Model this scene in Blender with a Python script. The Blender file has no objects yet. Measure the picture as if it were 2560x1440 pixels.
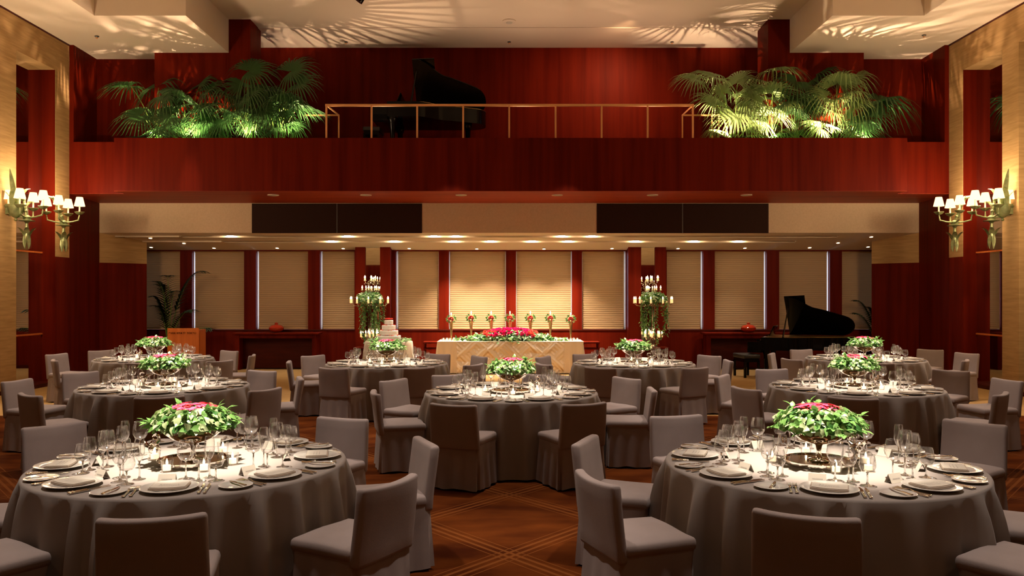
import bpy, math, random
from math import sin, cos, pi, radians, sqrt, atan2, tan
from mathutils import Vector, Matrix
R = random.Random(7)
SC = bpy.context.scene
COL = SC.collection
HC, FP, CX, CY = 1.73, 2050.0, 1273.0, 740.0      # eye height, focal length in pixels, vanishing point

def X(px, Y): return (px - CX) / FP * Y
def Z(py, Y): return HC + (CY - py) / FP * Y

# ------------------------------------------------------------------ mesh builder
class MB:
    def __init__(s): s.v = []; s.f = []; s.m = []; s.mi = 0; s.M = None
    def add(s, vs, fs):
        o = len(s.v)
        if s.M is not None: vs = [s.M @ Vector(p) for p in vs]
        s.v += [tuple(p) for p in vs]
        s.f += [tuple(i + o for i in f) for f in fs]; s.m += [s.mi] * len(fs)
        return s
    def box(s, x0, x1, y0, y1, z0, z1):
        if x0 > x1: x0, x1 = x1, x0
        if y0 > y1: y0, y1 = y1, y0
        return s.prism([(x0, y0), (x1, y0), (x1, y1), (x0, y1)], z0, z1)
    def prism(s, p, z0, z1):
        a = sum(p[i][0] * p[(i + 1) % len(p)][1] - p[(i + 1) % len(p)][0] * p[i][1] for i in range(len(p)))
        if a < 0: p = p[::-1]
        n = len(p)
        g = lambda z, i: z[i] if isinstance(z, (list, tuple)) else z
        vs = [(p[i][0], p[i][1], g(z0, i)) for i in range(n)] + [(p[i][0], p[i][1], g(z1, i)) for i in range(n)]
        fs = [tuple(range(n - 1, -1, -1)), tuple(range(n, 2 * n))] + [(i, (i + 1) % n, n + (i + 1) % n, n + i) for i in range(n)]
        return s.add(vs, fs)
    def rbox(s, c, d, r, sub=(1, 1, 1), fn=None):
        a = [k / 2 for k in d]; key = {}; vs = []; fs = []
        def line(h, n):
            inner = [-(h - r) + 2 * (h - r) * i / n for i in range(n + 1)]
            return [-h, -h + .35 * r] + inner + [h - .35 * r, h]
        L = [line(a[i], sub[i]) for i in range(3)]
        def vid(p):
            k = tuple(round(q, 5) for q in p)
            if k not in key:
                q = [max(-a[i] + r, min(a[i] - r, p[i])) for i in range(3)]
                dd = [p[i] - q[i] for i in range(3)]; l = sqrt(sum(e * e for e in dd))
                if l > 1e-9: p = [q[i] + dd[i] / l * r for i in range(3)]
                p = (p[0] + c[0], p[1] + c[1], p[2] + c[2])
                if fn: p = fn(*p)
                key[k] = len(vs); vs.append(p)
            return key[k]
        for ax in range(3):
            u, w = (ax + 1) % 3, (ax + 2) % 3
            for sg in (-1, 1):
                for i in range(len(L[u]) - 1):
                    for j in range(len(L[w]) - 1):
                        q = []
                        for (ii, jj) in ((i, j), (i + 1, j), (i + 1, j + 1), (i, j + 1)):
                            p = [0, 0, 0]; p[ax] = sg * a[ax]; p[u] = L[u][ii]; p[w] = L[w][jj]; q.append(vid(p))
                        fs.append(tuple(q) if sg > 0 else tuple(q[::-1]))
        return s.add(vs, fs)
    def lathe(s, pr, n=24, c=(0, 0, 0), cap0=True, cap1=True, wob=None):
        vs = []; fs = []
        for (r, z) in pr:
            for i in range(n):
                a = 2 * pi * i / n; rr = r if not wob else r * wob(a, z)
                vs.append((c[0] + rr * cos(a), c[1] + rr * sin(a), c[2] + z))
        for k in range(len(pr) - 1):
            for i in range(n):
                j = (i + 1) % n
                fs.append((k * n + i, k * n + j, (k + 1) * n + j, (k + 1) * n + i))
        if cap0: fs.append(tuple(range(n - 1, -1, -1)))
        if cap1: fs.append(tuple(range((len(pr) - 1) * n, len(pr) * n)))
        return s.add(vs, fs)
    def cyl(s, c, r, h, n=20, r2=None): return s.lathe([(r, 0), (r if r2 is None else r2, h)], n, c)
    def tube(s, pts, r, n=8, cap=True):
        pts = [Vector(p) for p in pts]; vs = []; fs = []; up = Vector((0.13, 0.21, 1)).normalized()
        for k, p in enumerate(pts):
            t = (pts[min(k + 1, len(pts) - 1)] - pts[max(k - 1, 0)]).normalized()
            if k == 0:
                a = t.cross(up)
                if a.length < .05: a = t.cross(Vector((1, 0, 0)))
                a.normalize()
            else:
                a = (a - t * a.dot(t)).normalized()
            b = t.cross(a); rr = r[k] if isinstance(r, (list, tuple)) else r
            for i in range(n):
                q = 2 * pi * i / n; vs.append(p + a * rr * cos(q) + b * rr * sin(q))
        for k in range(len(pts) - 1):
            for i in range(n):
                j = (i + 1) % n; fs.append((k * n + i, k * n + j, (k + 1) * n + j, (k + 1) * n + i))
        if cap: fs.append(tuple(range(n - 1, -1, -1))); fs.append(tuple(range((len(pts) - 1) * n, len(pts) * n)))
        return s.add(vs, fs)
    def sphere(s, c, r, n=12, m=8, sq=(1, 1, 1)):
        pr = [(max(1e-4, sin(pi * k / m)), -cos(pi * k / m)) for k in range(m + 1)]
        o = s.M; M = Matrix.Translation(c) @ Matrix.Diagonal((r * sq[0], r * sq[1], r * sq[2], 1))
        s.M = M if o is None else o @ M; s.lathe(pr, n); s.M = o; return s
    def grid(s, nu, nv, fn, close=False):
        vs = [fn(i / nu, j / nv) for j in range(nv + 1) for i in range(nu + (0 if close else 1))]
        w = nu if close else nu + 1
        return s.add(vs, [(j * w + i, j * w + (i + 1) % w, (j + 1) * w + (i + 1) % w, (j + 1) * w + i) for j in range(nv) for i in range(nu)])
    def leaf(s, p, d, n, L, W, bend=.25):
        """one pointed leaf from p along d, face normal n"""
        p = Vector(p); d = Vector(d).normalized(); n = Vector(n); n = (n - d * n.dot(d))
        if n.length < 1e-4: n = d.orthogonal()
        n.normalize(); t = d.cross(n); vs = []
        for (u, w) in ((0, .10), (.16, .82), (.36, 1), (.66, .66), (1, .02)):
            q = p + d * L * u - n * bend * L * u * u
            vs += [q + t * W * .5 * w + n * W * .12 * w, q, q - t * W * .5 * w + n * W * .12 * w]
        fs = []
        for k in range(4): fs += [(3 * k, 3 * k + 1, 3 * k + 4, 3 * k + 3), (3 * k + 1, 3 * k + 2, 3 * k + 5, 3 * k + 4)]
        return s.add(vs, fs)
    def mesh(s, name, mats, ang=38):
        me = bpy.data.meshes.new(name); me.from_pydata(s.v, [], s.f)
        for m in (mats if isinstance(mats, (list, tuple)) else [mats]): me.materials.append(m)
        me.polygons.foreach_set('material_index', s.m)
        if ang:
            me.polygons.foreach_set('use_smooth', [True] * len(s.f)); me.update()
            try: me.set_sharp_from_angle(angle=radians(ang))
            except Exception: pass
        me.update(); return me

# ------------------------------------------------------------------ objects
LABELS = {}
def tag(o, label=None, cat=None, group=None, kind=None):
    if label:
        o['label'] = label; LABELS.setdefault(label, []).append(o.name)
    if cat: o['category'] = cat
    if group: o['group'] = group
    if kind: o['kind'] = kind
    return o
def obj(name, me, parent=None, loc=None, rz=0, label=None):
    o = bpy.data.objects.new(name, me); COL.objects.link(o)
    if parent: o.parent = parent
    if loc is not None: o.location = loc
    if rz: o.rotation_euler = (0, 0, rz)
    if label: o['label'] = label
    return o
def struct(name, mb, m, ang=0): return tag(obj(name, mb.mesh(name, m, ang)), kind='structure')
def spawn(name, label, cat, kit, loc=(0, 0, 0), rz=0, group=None, sc=1):
    """kit: a mesh (single-mesh thing) or a list of (part name, mesh, label, sub-kit)"""
    if not isinstance(kit, list): o = obj(name, kit)
    else: o = obj(name, None)
    o.location = loc; o.rotation_euler = (0, 0, rz)
    if sc != 1: o.scale = (sc, sc, sc)
    tag(o, label, cat, group)
    if isinstance(kit, list):
        for p in kit:
            c = obj(p[0], p[1], o)
            if len(p) > 2 and p[2]: c['label'] = p[2]
            for q in (p[3] if len(p) > 3 else []):
                d = obj(q[0], q[1], c)
                if len(q) > 2 and q[2]: d['label'] = q[2]
    return o

# ------------------------------------------------------------------ materials
def mat(name, col, rough=.5, metal=0, spec=.5, emit=None, es=0, trans=0, sheen=0, coat=0, var=None, scale=8, stretch=(1, 1, 1), bump=0, bscale=200, detail=3, sss=0):
    m = bpy.data.materials.new(name); m.use_nodes = True
    nt = m.node_tree; b = nt.nodes['Principled BSDF']; I = b.inputs
    I['Base Color'].default_value = (*col, 1); I['Roughness'].default_value = rough; I['Metallic'].default_value = metal
    I['Specular IOR Level'].default_value = spec; I['Sheen Weight'].default_value = sheen; I['Coat Weight'].default_value = coat
    if coat: I['Coat Roughness'].default_value = .08
    if emit: I['Emission Color'].default_value = (*emit, 1); I['Emission Strength'].default_value = es
    if var or bump:
        tc = nt.nodes.new('ShaderNodeTexCoord'); mp = nt.nodes.new('ShaderNodeMapping'); mp.inputs['Scale'].default_value = stretch
        nt.links.new(tc.outputs['Object'], mp.inputs['Vector'])
    if var:
        nz = nt.nodes.new('ShaderNodeTexNoise'); nz.inputs['Scale'].default_value = scale; nz.inputs['Detail'].default_value = detail
        cr = nt.nodes.new('ShaderNodeValToRGB'); cr.color_ramp.elements[0].position = .3; cr.color_ramp.elements[1].position = .7
        cr.color_ramp.elements[0].color = (*col, 1); cr.color_ramp.elements[1].color = (*var, 1)
        nt.links.new(mp.outputs[0], nz.inputs['Vector']); nt.links.new(nz.outputs['Fac'], cr.inputs['Fac']); nt.links.new(cr.outputs[0], I['Base Color'])
    if bump:
        n2 = nt.nodes.new('ShaderNodeTexNoise'); n2.inputs['Scale'].default_value = bscale; n2.inputs['Detail'].default_value = 2
        bp = nt.nodes.new('ShaderNodeBump'); bp.inputs['Strength'].default_value = bump; bp.inputs['Distance'].default_value = .01
        nt.links.new(mp.outputs[0], n2.inputs['Vector']); nt.links.new(n2.outputs['Fac'], bp.inputs['Height']); nt.links.new(bp.outputs[0], I['Normal'])
    if trans:
        tr = nt.nodes.new('ShaderNodeBsdfTranslucent'); tr.inputs['Color'].default_value = (*[min(1, c * 1.4) for c in col], 1)
        mx = nt.nodes.new('ShaderNodeMixShader'); mx.inputs[0].default_value = trans
        nt.links.new(b.outputs[0], mx.inputs[1]); nt.links.new(tr.outputs[0], mx.inputs[2]); nt.links.new(mx.outputs[0], nt.nodes['Material Output'].inputs[0])
    return m
def glassmat(name, tint=(1, 1, 1), edge=.55, base=.05):
    m = bpy.data.materials.new(name); m.use_nodes = True; nt = m.node_tree; nt.nodes.remove(nt.nodes['Principled BSDF'])
    t = nt.nodes.new('ShaderNodeBsdfTransparent'); t.inputs[0].default_value = (*tint, 1)
    g = nt.nodes.new('ShaderNodeBsdfGlossy'); g.inputs['Roughness'].default_value = .11
    lw = nt.nodes.new('ShaderNodeLayerWeight'); lw.inputs[0].default_value = .5
    pw = nt.nodes.new('ShaderNodeMath'); pw.operation = 'POWER'; pw.inputs[1].default_value = 1.7
    ma = nt.nodes.new('ShaderNodeMath'); ma.operation = 'MULTIPLY_ADD'; ma.inputs[1].default_value = edge; ma.inputs[2].default_value = base
    mx = nt.nodes.new('ShaderNodeMixShader')
    L = nt.links; L.new(lw.outputs['Facing'], pw.inputs[0]); L.new(pw.outputs[0], ma.inputs[0]); L.new(ma.outputs[0], mx.inputs[0])
    L.new(t.outputs[0], mx.inputs[1]); L.new(g.outputs[0], mx.inputs[2]); L.new(mx.outputs[0], nt.nodes['Material Output'].inputs[0])
    return m
def emis(name, col, s):
    m = bpy.data.materials.new(name); m.use_nodes = True; nt = m.node_tree; nt.nodes.remove(nt.nodes['Principled BSDF'])
    e = nt.nodes.new('ShaderNodeEmission'); e.inputs[0].default_value = (*col, 1); e.inputs[1].default_value = s
    nt.links.new(e.outputs[0], nt.nodes['Material Output'].inputs[0]); return m

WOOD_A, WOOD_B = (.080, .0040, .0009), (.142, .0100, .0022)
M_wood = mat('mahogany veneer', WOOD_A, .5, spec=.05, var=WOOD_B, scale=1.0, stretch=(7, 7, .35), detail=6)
M_wood_h = mat('lit mahogany soffit', (.26, .028, .007), .5, spec=.12, var=(.40, .055, .015), scale=1.0, stretch=(.5, 6, 4), detail=5)  # soffit copy lightened: light from below is put into the colour
M_woodlt = mat('lectern cherry wood', (.50, .12, .02), .35, var=(.62, .17, .035), scale=1.5, stretch=(12, 12, .6))
M_wooddk = mat('dark console wood', (.045, .004, .0015), .4, spec=.15, var=(.075, .008, .003), scale=2, stretch=(1, 6, 6))
M_straw = mat('straw wall covering', (.36, .215, .085), .8, spec=.15, var=(.48, .30, .13), scale=2.2, stretch=(1.2, 1.2, 14), detail=5, bump=.15, bscale=60)
M_fascia = mat('linen fascia', (.60, .44, .28), .85, var=(.66, .49, .32), scale=30)
M_ceil = mat('ceiling plaster', (.74, .62, .48), .9, bump=.02, bscale=40)
M_ceil2 = mat('low ceiling plaster', (.70, .58, .44), .9)
M_screen = mat('dark acoustic screen', (.026, .010, .006), .7, spec=.1, var=(.034, .013, .008), scale=60)
M_mirror = mat('mirror', (.82, .80, .78), .02, 1)
M_brass = mat('brass rail', (.85, .42, .17), .35, .25)
M_black = mat('piano lacquer', (.002, .0018, .0018), .10, spec=.18)
M_blackm = mat('black leather', (.01, .009, .009), .4)
M_gold = mat('gilt plate', (.65, .42, .16), .3, 1)
M_key = mat('ivory key', (.75, .70, .6), .3)
M_silver = mat('polished silver', (.86, .82, .77), .07, 1)
M_steel = mat('cutlery steel', (.80, .74, .66), .14, 1)
M_tray = mat('bronze mirror tray', (.30, .16, .075), .12, .55, coat=.5)
M_cloth = mat('taupe tablecloth', (.275, .235, .21), .85, spec=.15, sheen=.08, bump=.06, bscale=500)
M_chair = mat('taupe chair cover', (.26, .205, .185), .9, spec=.1, sheen=.06, var=(.29, .23, .21), scale=5, bump=.12, bscale=320)
M_satin = mat('champagne satin', (.52, .37, .21), .36, sheen=.2)
M_beigecl = mat('cream table linen', (.52, .42, .29), .7, sheen=.2)
M_china = mat('white china', (.66, .62, .56), .16, coat=.5)
M_napkin = mat('sand napkin', (.40, .32, .25), .85, bump=.1, bscale=400)
M_paper = mat('cream card', (.60, .54, .45), .7)
M_ink = mat('grey print', (.34, .30, .26), .7)
M_glass = glassmat('clear crystal', edge=.8, base=.10)
M_crystal = bpy.data.materials.new('solid crystal'); M_crystal.use_nodes = True
_b = M_crystal.node_tree.nodes['Principled BSDF'].inputs; _b['Transmission Weight'].default_value = 1; _b['Roughness'].default_value = .03; _b['IOR'].default_value = 1.5
M_votive = glassmat('votive glass', edge=.5, base=.08)
M_wax = mat('candle wax', (.85, .68, .45), .5, emit=(1, .52, .19), es=1.2)  # wax glows by emission in place of flame light shining through
M_votwax = mat('white votive wax', (.9, .82, .68), .5, emit=(1, .72, .42), es=1.8)  # self-glowing wax stands in for the votive flame's light
M_flame = emis('candle flame', (1, .78, .42), 28)
M_bulb = emis('lamp bulb', (1, .82, .55), 30)
M_shade = emis('lit pleated shade', (1, .62, .27), 3.2)
M_lamp = emis('downlight lamp', (1, .84, .58), 60)
M_lampS = emis('small downlight lamp', (1, .80, .52), 9)
M_off = mat('unlit lamp lens', (.55, .50, .42), .3)
M_white = mat('white trim', (.7, .6, .48), .6)
M_grey = mat('grey metal', (.12, .11, .10), .4, .6)
M_verd = mat('verdigris bronze', (.16, .20, .085), .38, .55, var=(.34, .36, .17), scale=14)
M_leafA = mat('deep green leaf', (.035, .115, .025), .35, trans=.15, spec=.4)
M_leafB = mat('fresh green leaf', (.13, .27, .065), .35, trans=.18, spec=.4)
M_leafC = mat('pale leaf', (.36, .43, .22), .35, trans=.2)
M_stem = mat('leaf stalk', (.16, .28, .05), .5)
M_palmA = mat('palm frond green', (.036, .105, .026), .36, trans=.10, spec=.45)
M_palmB = mat('lit palm frond', (.19, .28, .095), .38, trans=.15, spec=.45)  # paler frond green: the uplight on these palms is put into the colour
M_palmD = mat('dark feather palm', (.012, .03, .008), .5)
M_red = mat('red petals', (.62, .035, .045), .55, trans=.2)
M_pink = mat('pink petals', (.82, .06, .17), .55, trans=.2)
M_fuch = mat('magenta rose', (.80, .015, .16), .5, trans=.15)
M_coral = mat('coral rose', (.80, .10, .07), .5, trans=.15)
M_icing = mat('white icing', (.85, .78, .68), .5)
M_vase = mat('red lacquer vase', (.42, .028, .008), .08, coat=1)
M_bronzev = mat('bronze vase', (.42, .25, .12), .25, .8)
M_soil = mat('soil', (.02, .012, .008), .9)
M_blind = mat('pleated blind', (.37, .225, .10), .8, trans=.02)
M_frame = mat('pale window frame', (.62, .58, .52), .5)
M_pane = glassmat('window glass', edge=.4, base=.04)

def carpet():
    m = bpy.data.materials.new('patterned carpet'); m.use_nodes = True; nt = m.node_tree; N = nt.nodes; L = nt.links
    b = N['Principled BSDF']; b.inputs['Roughness'].default_value = .95; b.inputs['Specular IOR Level'].default_value = .03
    tc = N.new('ShaderNodeTexCoord'); sx = N.new('ShaderNodeSeparateXYZ'); L.new(tc.outputs['Object'], sx.inputs[0])
    def math_(op, a, c=None, d=None):
        n = N.new('ShaderNodeMath'); n.operation = op
        for i, q in enumerate((a, c, d)):
            if q is None: continue
            if isinstance(q, (int, float)): n.inputs[i].default_value = q
            else: L.new(q, n.inputs[i])
        return n.outputs[0]
    a = math_('MULTIPLY', sx.outputs[0], 1 / 1.42); c = math_('MULTIPLY', math_('SUBTRACT', sx.outputs[1], 7.13), 1 / 1.65)
    u = math_('ADD', a, c); v = math_('SUBTRACT', a, c)
    def lines(w):
        f = math_('ABSOLUTE', math_('SUBTRACT', math_('FRACT', math_('ADD', w, .5)), .5))       # 0 on the lattice line
        band = math_('LESS_THAN', f, .085)
        st = math_('LESS_THAN', math_('ABSOLUTE', math_('SUBTRACT', math_('FRACT', math_('MULTIPLY', f, 17)), .5)), .2)
        return math_('MULTIPLY', band, st)
    ln = math_('MAXIMUM', lines(u), lines(v))
    nz = N.new('ShaderNodeTexNoise'); nz.inputs['Scale'].default_value = 1.6; nz.inputs['Detail'].default_value = 8
    mp = N.new('ShaderNodeMapping'); mp.inputs['Scale'].default_value = (1, 2.2, 1); L.new(tc.outputs['Object'], mp.inputs[0]); L.new(mp.outputs[0], nz.inputs['Vector'])
    cr = N.new('ShaderNodeValToRGB'); cr.color_ramp.elements[0].position = .3; cr.color_ramp.elements[1].position = .72
    cr.color_ramp.elements[0].color = (.032, .0055, .0008, 1); cr.color_ramp.elements[1].color = (.105, .025, .0038, 1); L.new(nz.outputs['Fac'], cr.inputs[0])
    m1 = N.new('ShaderNodeMixRGB'); m1.inputs[2].default_value = (.16, .05, .012, 1); L.new(math_('MULTIPLY', ln, .6), m1.inputs[0]); L.new(cr.outputs[0], m1.inputs[1])
    n3 = N.new('ShaderNodeTexNoise'); n3.inputs['Scale'].default_value = 7; L.new(tc.outputs['Object'], n3.inputs['Vector'])
    c3 = N.new('ShaderNodeValToRGB'); c3.color_ramp.elements[0].color = (.30, .175, .065, 1); c3.color_ramp.elements[1].color = (.40, .24, .095, 1); L.new(n3.outputs['Fac'], c3.inputs[0])
    # plain sand border round the patterned field
    dx = math_('SUBTRACT', math_('ABSOLUTE', sx.outputs[0]), 7.9); dy = math_('SUBTRACT', sx.outputs[1], 11.85)
    brd = math_('GREATER_THAN', math_('MAXIMUM', dx, dy), 0)
    m2 = N.new('ShaderNodeMixRGB'); L.new(brd, m2.inputs[0]); L.new(m1.outputs[0], m2.inputs[1]); L.new(c3.outputs[0], m2.inputs[2]); L.new(m2.outputs[0], b.inputs['Base Color'])
    return m
M_carpet = carpet()

# ------------------------------------------------------------------ camera, world
cam = bpy.data.objects.new('camera', bpy.data.cameras.new('camera')); COL.objects.link(cam); SC.camera = cam
cam.location = (0, 0, HC); cam.rotation_euler = (pi / 2, 0, 0)
cam.data.sensor_width = 36; cam.data.lens = 36 * FP / 2560; cam.data.shift_x = 7 / 2560; cam.data.shift_y = 20 / 2560; cam.data.clip_start = .05; cam.data.clip_end = 200
SC.view_settings.view_transform = 'Standard'; SC.view_settings.look = 'None'; SC.view_settings.gamma = 1; SC.view_settings.use_curve_mapping = False
SC.view_settings.exposure = 0
SC.cycles.max_bounces = 8; SC.cycles.diffuse_bounces = 4; SC.cycles.glossy_bounces = 4; SC.cycles.transmission_bounces = 6; SC.cycles.transparent_max_bounces = 16
SC.cycles.caustics_reflective = False; SC.cycles.caustics_refractive = False
w = bpy.data.worlds.new('dusk'); SC.world = w; w.use_nodes = True
bg = w.node_tree.nodes['Background']; bg.inputs[0].default_value = (.62, .70, .95, 1); bg.inputs[1].default_value = 5.0

# ------------------------------------------------------------------ the room
WX, JOG, PARY, FASY, BACK = 8.85, 16.5, 16.08, 18.15, 19.6
LOWC, UPC, SOF, BALZ, FB = 6.785, 7.48, 3.79, 4.83, 3.13
SL = (FB - 2.83) / (BACK - FASY)
def czb(Y): return FB - SL * (Y - FASY)
struct('floor', MB().box(-9.8, 9.8, -4.2, BACK + .3, -.2, 0), M_carpet)
for s, nm in ((-1, 'left'), (1, 'right')):
    w_ = MB()
    w_.box(s * 9.13, s * 9.4, -4, JOG, 0, UPC)                                   # back of the niches
    w_.box(s * WX, s * 9.2, 16.0, JOG, 0, 2.5)
    w_.prism([(s * WX, JOG), (s * 9.07, FASY), (s * 9.5, FASY), (s * 9.5, JOG)], 0, SOF + .02)
    w_.prism([(s * 8.77, JOG + .01), (s * 8.80, 17.5), (s * 9.5, 17.5), (s * 9.5, JOG + .01)], BALZ - .012, LOWC + .02)
    w_.prism([(s * 9.07, FASY), (s * 8.34, 18.87), (s * 8.40, 18.97), (s * 9.5, 18.97), (s * 9.5, FASY)], 0, 2.47)
    w_.box(s * 9.2, s * 9.5, 18.9, BACK + .3, 0, FB)
    struct('wall_' + nm, w_, M_wood)
    w2 = MB().box(s * 8.858, s * 9.13, 15.985, 16.0, .07, 6.14)
    struct('trim_4' if s < 0 else 'trim_5', w2, M_wood)
    b_ = MB()
    b_.box(s * WX, s * 9.2, -4, JOG, 6.14, LOWC + .3)                            # lintel over the niches
    b_.box(s * WX, s * 9.2, 16.0, JOG, 2.5, 6.14)
    y = 14.72
    while y > -4: b_.box(s * WX, s * 9.2, y - .48, y, .07, 6.14); y -= 1.76
    b_.prism([(s * 9.07, FASY), (s * 8.34, 18.87), (s * 8.40, 18.97), (s * 9.5, 18.97), (s * 9.5, FASY)], 2.47, FB + .1)
    struct('trim_1' if s < 0 else 'trim_2', b_, M_straw)
    k_ = MB().box(s * (WX - .012), s * 9.2, -4, 16.0, 0, .07)
    k_.box(s * (WX - .012), s * (WX + .05), -4, JOG, LOWC - .03, LOWC + .01)
    struct('baseboard_' + nm, k_, M_wooddk)
    y = 16.0; i = 0
    while y > 3:
        me = MB().box(s * 9.115, s * 9.13, y - 1.28, y, .07, 6.14).mesh('mirror', M_mirror, 0)
        rl = [MB().box(s * 9.095, s * 9.114, y - 1.28, y, z, z + .03).mesh('rail', M_woodlt, 0) for z in (.98, 2.56)]
        nth = ['beside the balcony', 'second from the balcony', 'third from the balcony', 'fourth from the balcony', 'fifth from the balcony', 'sixth from the balcony', 'seventh from the balcony', 'eighth from the balcony'][i]
        if i < 2:
            spawn('wall_mirror', 'tall wall mirror in the %s-side niche %s' % ('lectern' if s < 0 else 'piano', nth), 'mirror',
                  [('mirror_glass', me), ('glazing_rail', rl[0]), ('glazing_rail', rl[1])], group='niche mirrors')['kind'] = 'thing'
        i += 1; y -= 1.76
struct('wall_front', MB().box(-9.6, 9.6, -4.3, -4, 0, UPC), M_straw)
for k, s in enumerate((-1, 1)): struct('door_%d' % (k + 1), MB().box(s * 6.2, s * 8.1, -4, -3.93, 0, 3.35), M_wood)
# ceilings
c_ = MB()
for s in (-1, 1):
    c_.box(s * 7.48, s * 9.5, -4.2, 14.78, LOWC, UPC + .2)
    c_.box(s * 5.83, s * 9.5, 14.78, 17.52, LOWC, UPC + .2)
c_.box(-9.5, 9.5, -4.2, 17.54, UPC, UPC + .2)
c_.box(-9.5, 9.5, 17.56, 19.2, UPC - .012, UPC + .2)
struct('ceiling', c_, M_ceil)
w_ = MB().box(-9.5, 9.5, 18.95, 19.2, SOF, UPC)
for s in (-1, 1):
    w_.box(s * 7.37, s * 9.5, 17.5, 19.0, SOF, LOWC + .02)
    w_.box(s * 5.88, s * 7.37, 17.04, 19.0, SOF, LOWC + .02)
    w_.box(s * 5.38, s * 5.885, 17.04, 17.76, SOF, UPC)
struct('wall_balcony', w_, M_wood)
# balcony body, soffit, fascia
PX = (X(285, PARY), X(2268, PARY))
b_ = MB().box(PX[0], PX[1], PARY, JOG + .02, SOF, BALZ)
b_.box(-9.2, 9.2, JOG, JOG + .12, SOF, BALZ)
b_.box(-9.2, 9.2, JOG + .06, 19.0, BALZ - .2, BALZ - .02)
struct('wall_parapet', b_, M_wood)
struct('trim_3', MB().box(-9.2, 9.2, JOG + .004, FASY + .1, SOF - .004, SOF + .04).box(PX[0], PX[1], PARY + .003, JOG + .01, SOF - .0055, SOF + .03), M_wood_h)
fa = MB().box(-9.3, 9.3, FASY, FASY + .15, FB, SOF + .05)
struct('wall_fascia', fa, M_fascia)
for k, (a, c) in enumerate(((630, 1055), (1492, 1921))):
    xa, xc = X(a, FASY), X(c, FASY); xm = (xa + xc) / 2
    s_ = MB().box(xa, xm - .012, FASY - .013, FASY - .001, Z(584, FASY) + .01, Z(509, FASY)).box(xm + .012, xc, FASY - .013, FASY - .001, Z(584, FASY) + .01, Z(509, FASY))
    f_ = MB().box(xm - .012, xm + .012, FASY - .006, FASY, Z(584, FASY) + .01, Z(509, FASY))
    spawn('mounted_screen', 'long dark screen panel on the beige fascia, ' + ('cake side' if k == 0 else 'piano side'), 'panel',
          [('screen_panel', s_.mesh('screen', M_screen, 0)), ('centre_strip', f_.mesh('strip', M_grey, 0))], group='dark screens on the fascia')
# sloped ceiling of the window bay, with two lighting slots
def bslab(y0, y1, up=0, th=.25):
    return [(-9.4, y0, czb(y0) + up), (9.4, y0, czb(y0) + up), (9.4, y1, czb(y1) + up), (-9.4, y1, czb(y1) + up)]
cb = MB()
SLOT = ((18.38, 18.53), (18.80, 18.95))
ys = [FASY + .01, 18.38, 18.53, 18.80, 18.95, BACK + .3]
for k in range(5):
    y0, y1 = ys[k], ys[k + 1]; up = .12 if k in (1, 3) else 0
    cb.prism([(-9.4, y0), (9.4, y0), (9.4, y1), (-9.4, y1)], [czb(y0) + up, czb(y0) + up, czb(y1) + up, czb(y1) + up], FB + .35)
for (y0, y1), xe in zip(SLOT, ((7.4, 6.6))):
    for s in (-1, 1):
        cb.prism([(s * xe, y0), (s * 9.4, y0), (s * 9.4, y1), (s * xe, y1)], [czb(y0), czb(y0), czb(y1), czb(y1)], FB + .3)
struct('ceiling_bay', cb, M_ceil2)
# ------------------------------------------------------------------ window wall
WIN = [(322, 450), (480, 610), (640, 770), (800, 886), (990, 1097), (1122, 1265), (1290, 1430), (1455, 1565), (1667, 1758), (1787, 1917), (1948, 2075), (2105, 2232)]
SILL, HEAD = .93, 2.80
wb = MB().box(-9.5, 9.5, BACK, BACK + .3, 0, SILL).box(-9.5, 9.5, BACK, BACK + .3, HEAD, FB)
edge = -9.5
for a, c in WIN:
    wb.box(edge, X(a, BACK), BACK, BACK + .3, SILL, HEAD); edge = X(c, BACK)
wb.box(edge, 9.5, BACK, BACK + .3, SILL, HEAD)
struct('wall_back', wb, M_wood)
tr = MB().box(-8.9, 8.9, BACK - .02, BACK, 0, .08).box(-8.9, 8.9, BACK - .015, BACK, SILL - .03, SILL)
struct('baseboard_back', tr, M_wooddk)
for s, px, nm in ((-1, (888, 913, 950, 976), 'wall_pillar_left'), (1, (1571, 1603, 1638, 1665), 'wall_pillar_right')):
    q = [X(p, 19.34) for p in px]
    p_ = MB().box(q[0], q[1], 19.34, BACK, 0, 2.95).box(q[2], q[3], 19.34, BACK, 0, 2.95).box(q[1], q[2], 19.40, BACK, 0, 2.95)
    struct(nm, p_, M_wood)
    spawn('pillar_mirror', 'narrow mirror strip on the pillar behind the %s ivy candelabra' % ('cake-side' if s < 0 else 'piano-side'), 'mirror',
          MB().box(q[1] + .002, q[2] - .002, 19.385, 19.397, .6, 2.87).mesh('pillar_mirror', M_mirror, 0), group='pillar mirrors')
wn = ['behind the potted palm', 'behind the lectern', 'behind the console by the lectern', 'between that console and the cake-side pillar', 'behind the wedding cake',
      'behind the head table, cake half', 'behind the head table, piano half', 'between the head table and the piano-side pillar', 'beside the piano-side candelabra', 'behind the red vase by the piano',
      'behind the raised piano lid', 'behind the tail of the grand piano']
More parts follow.
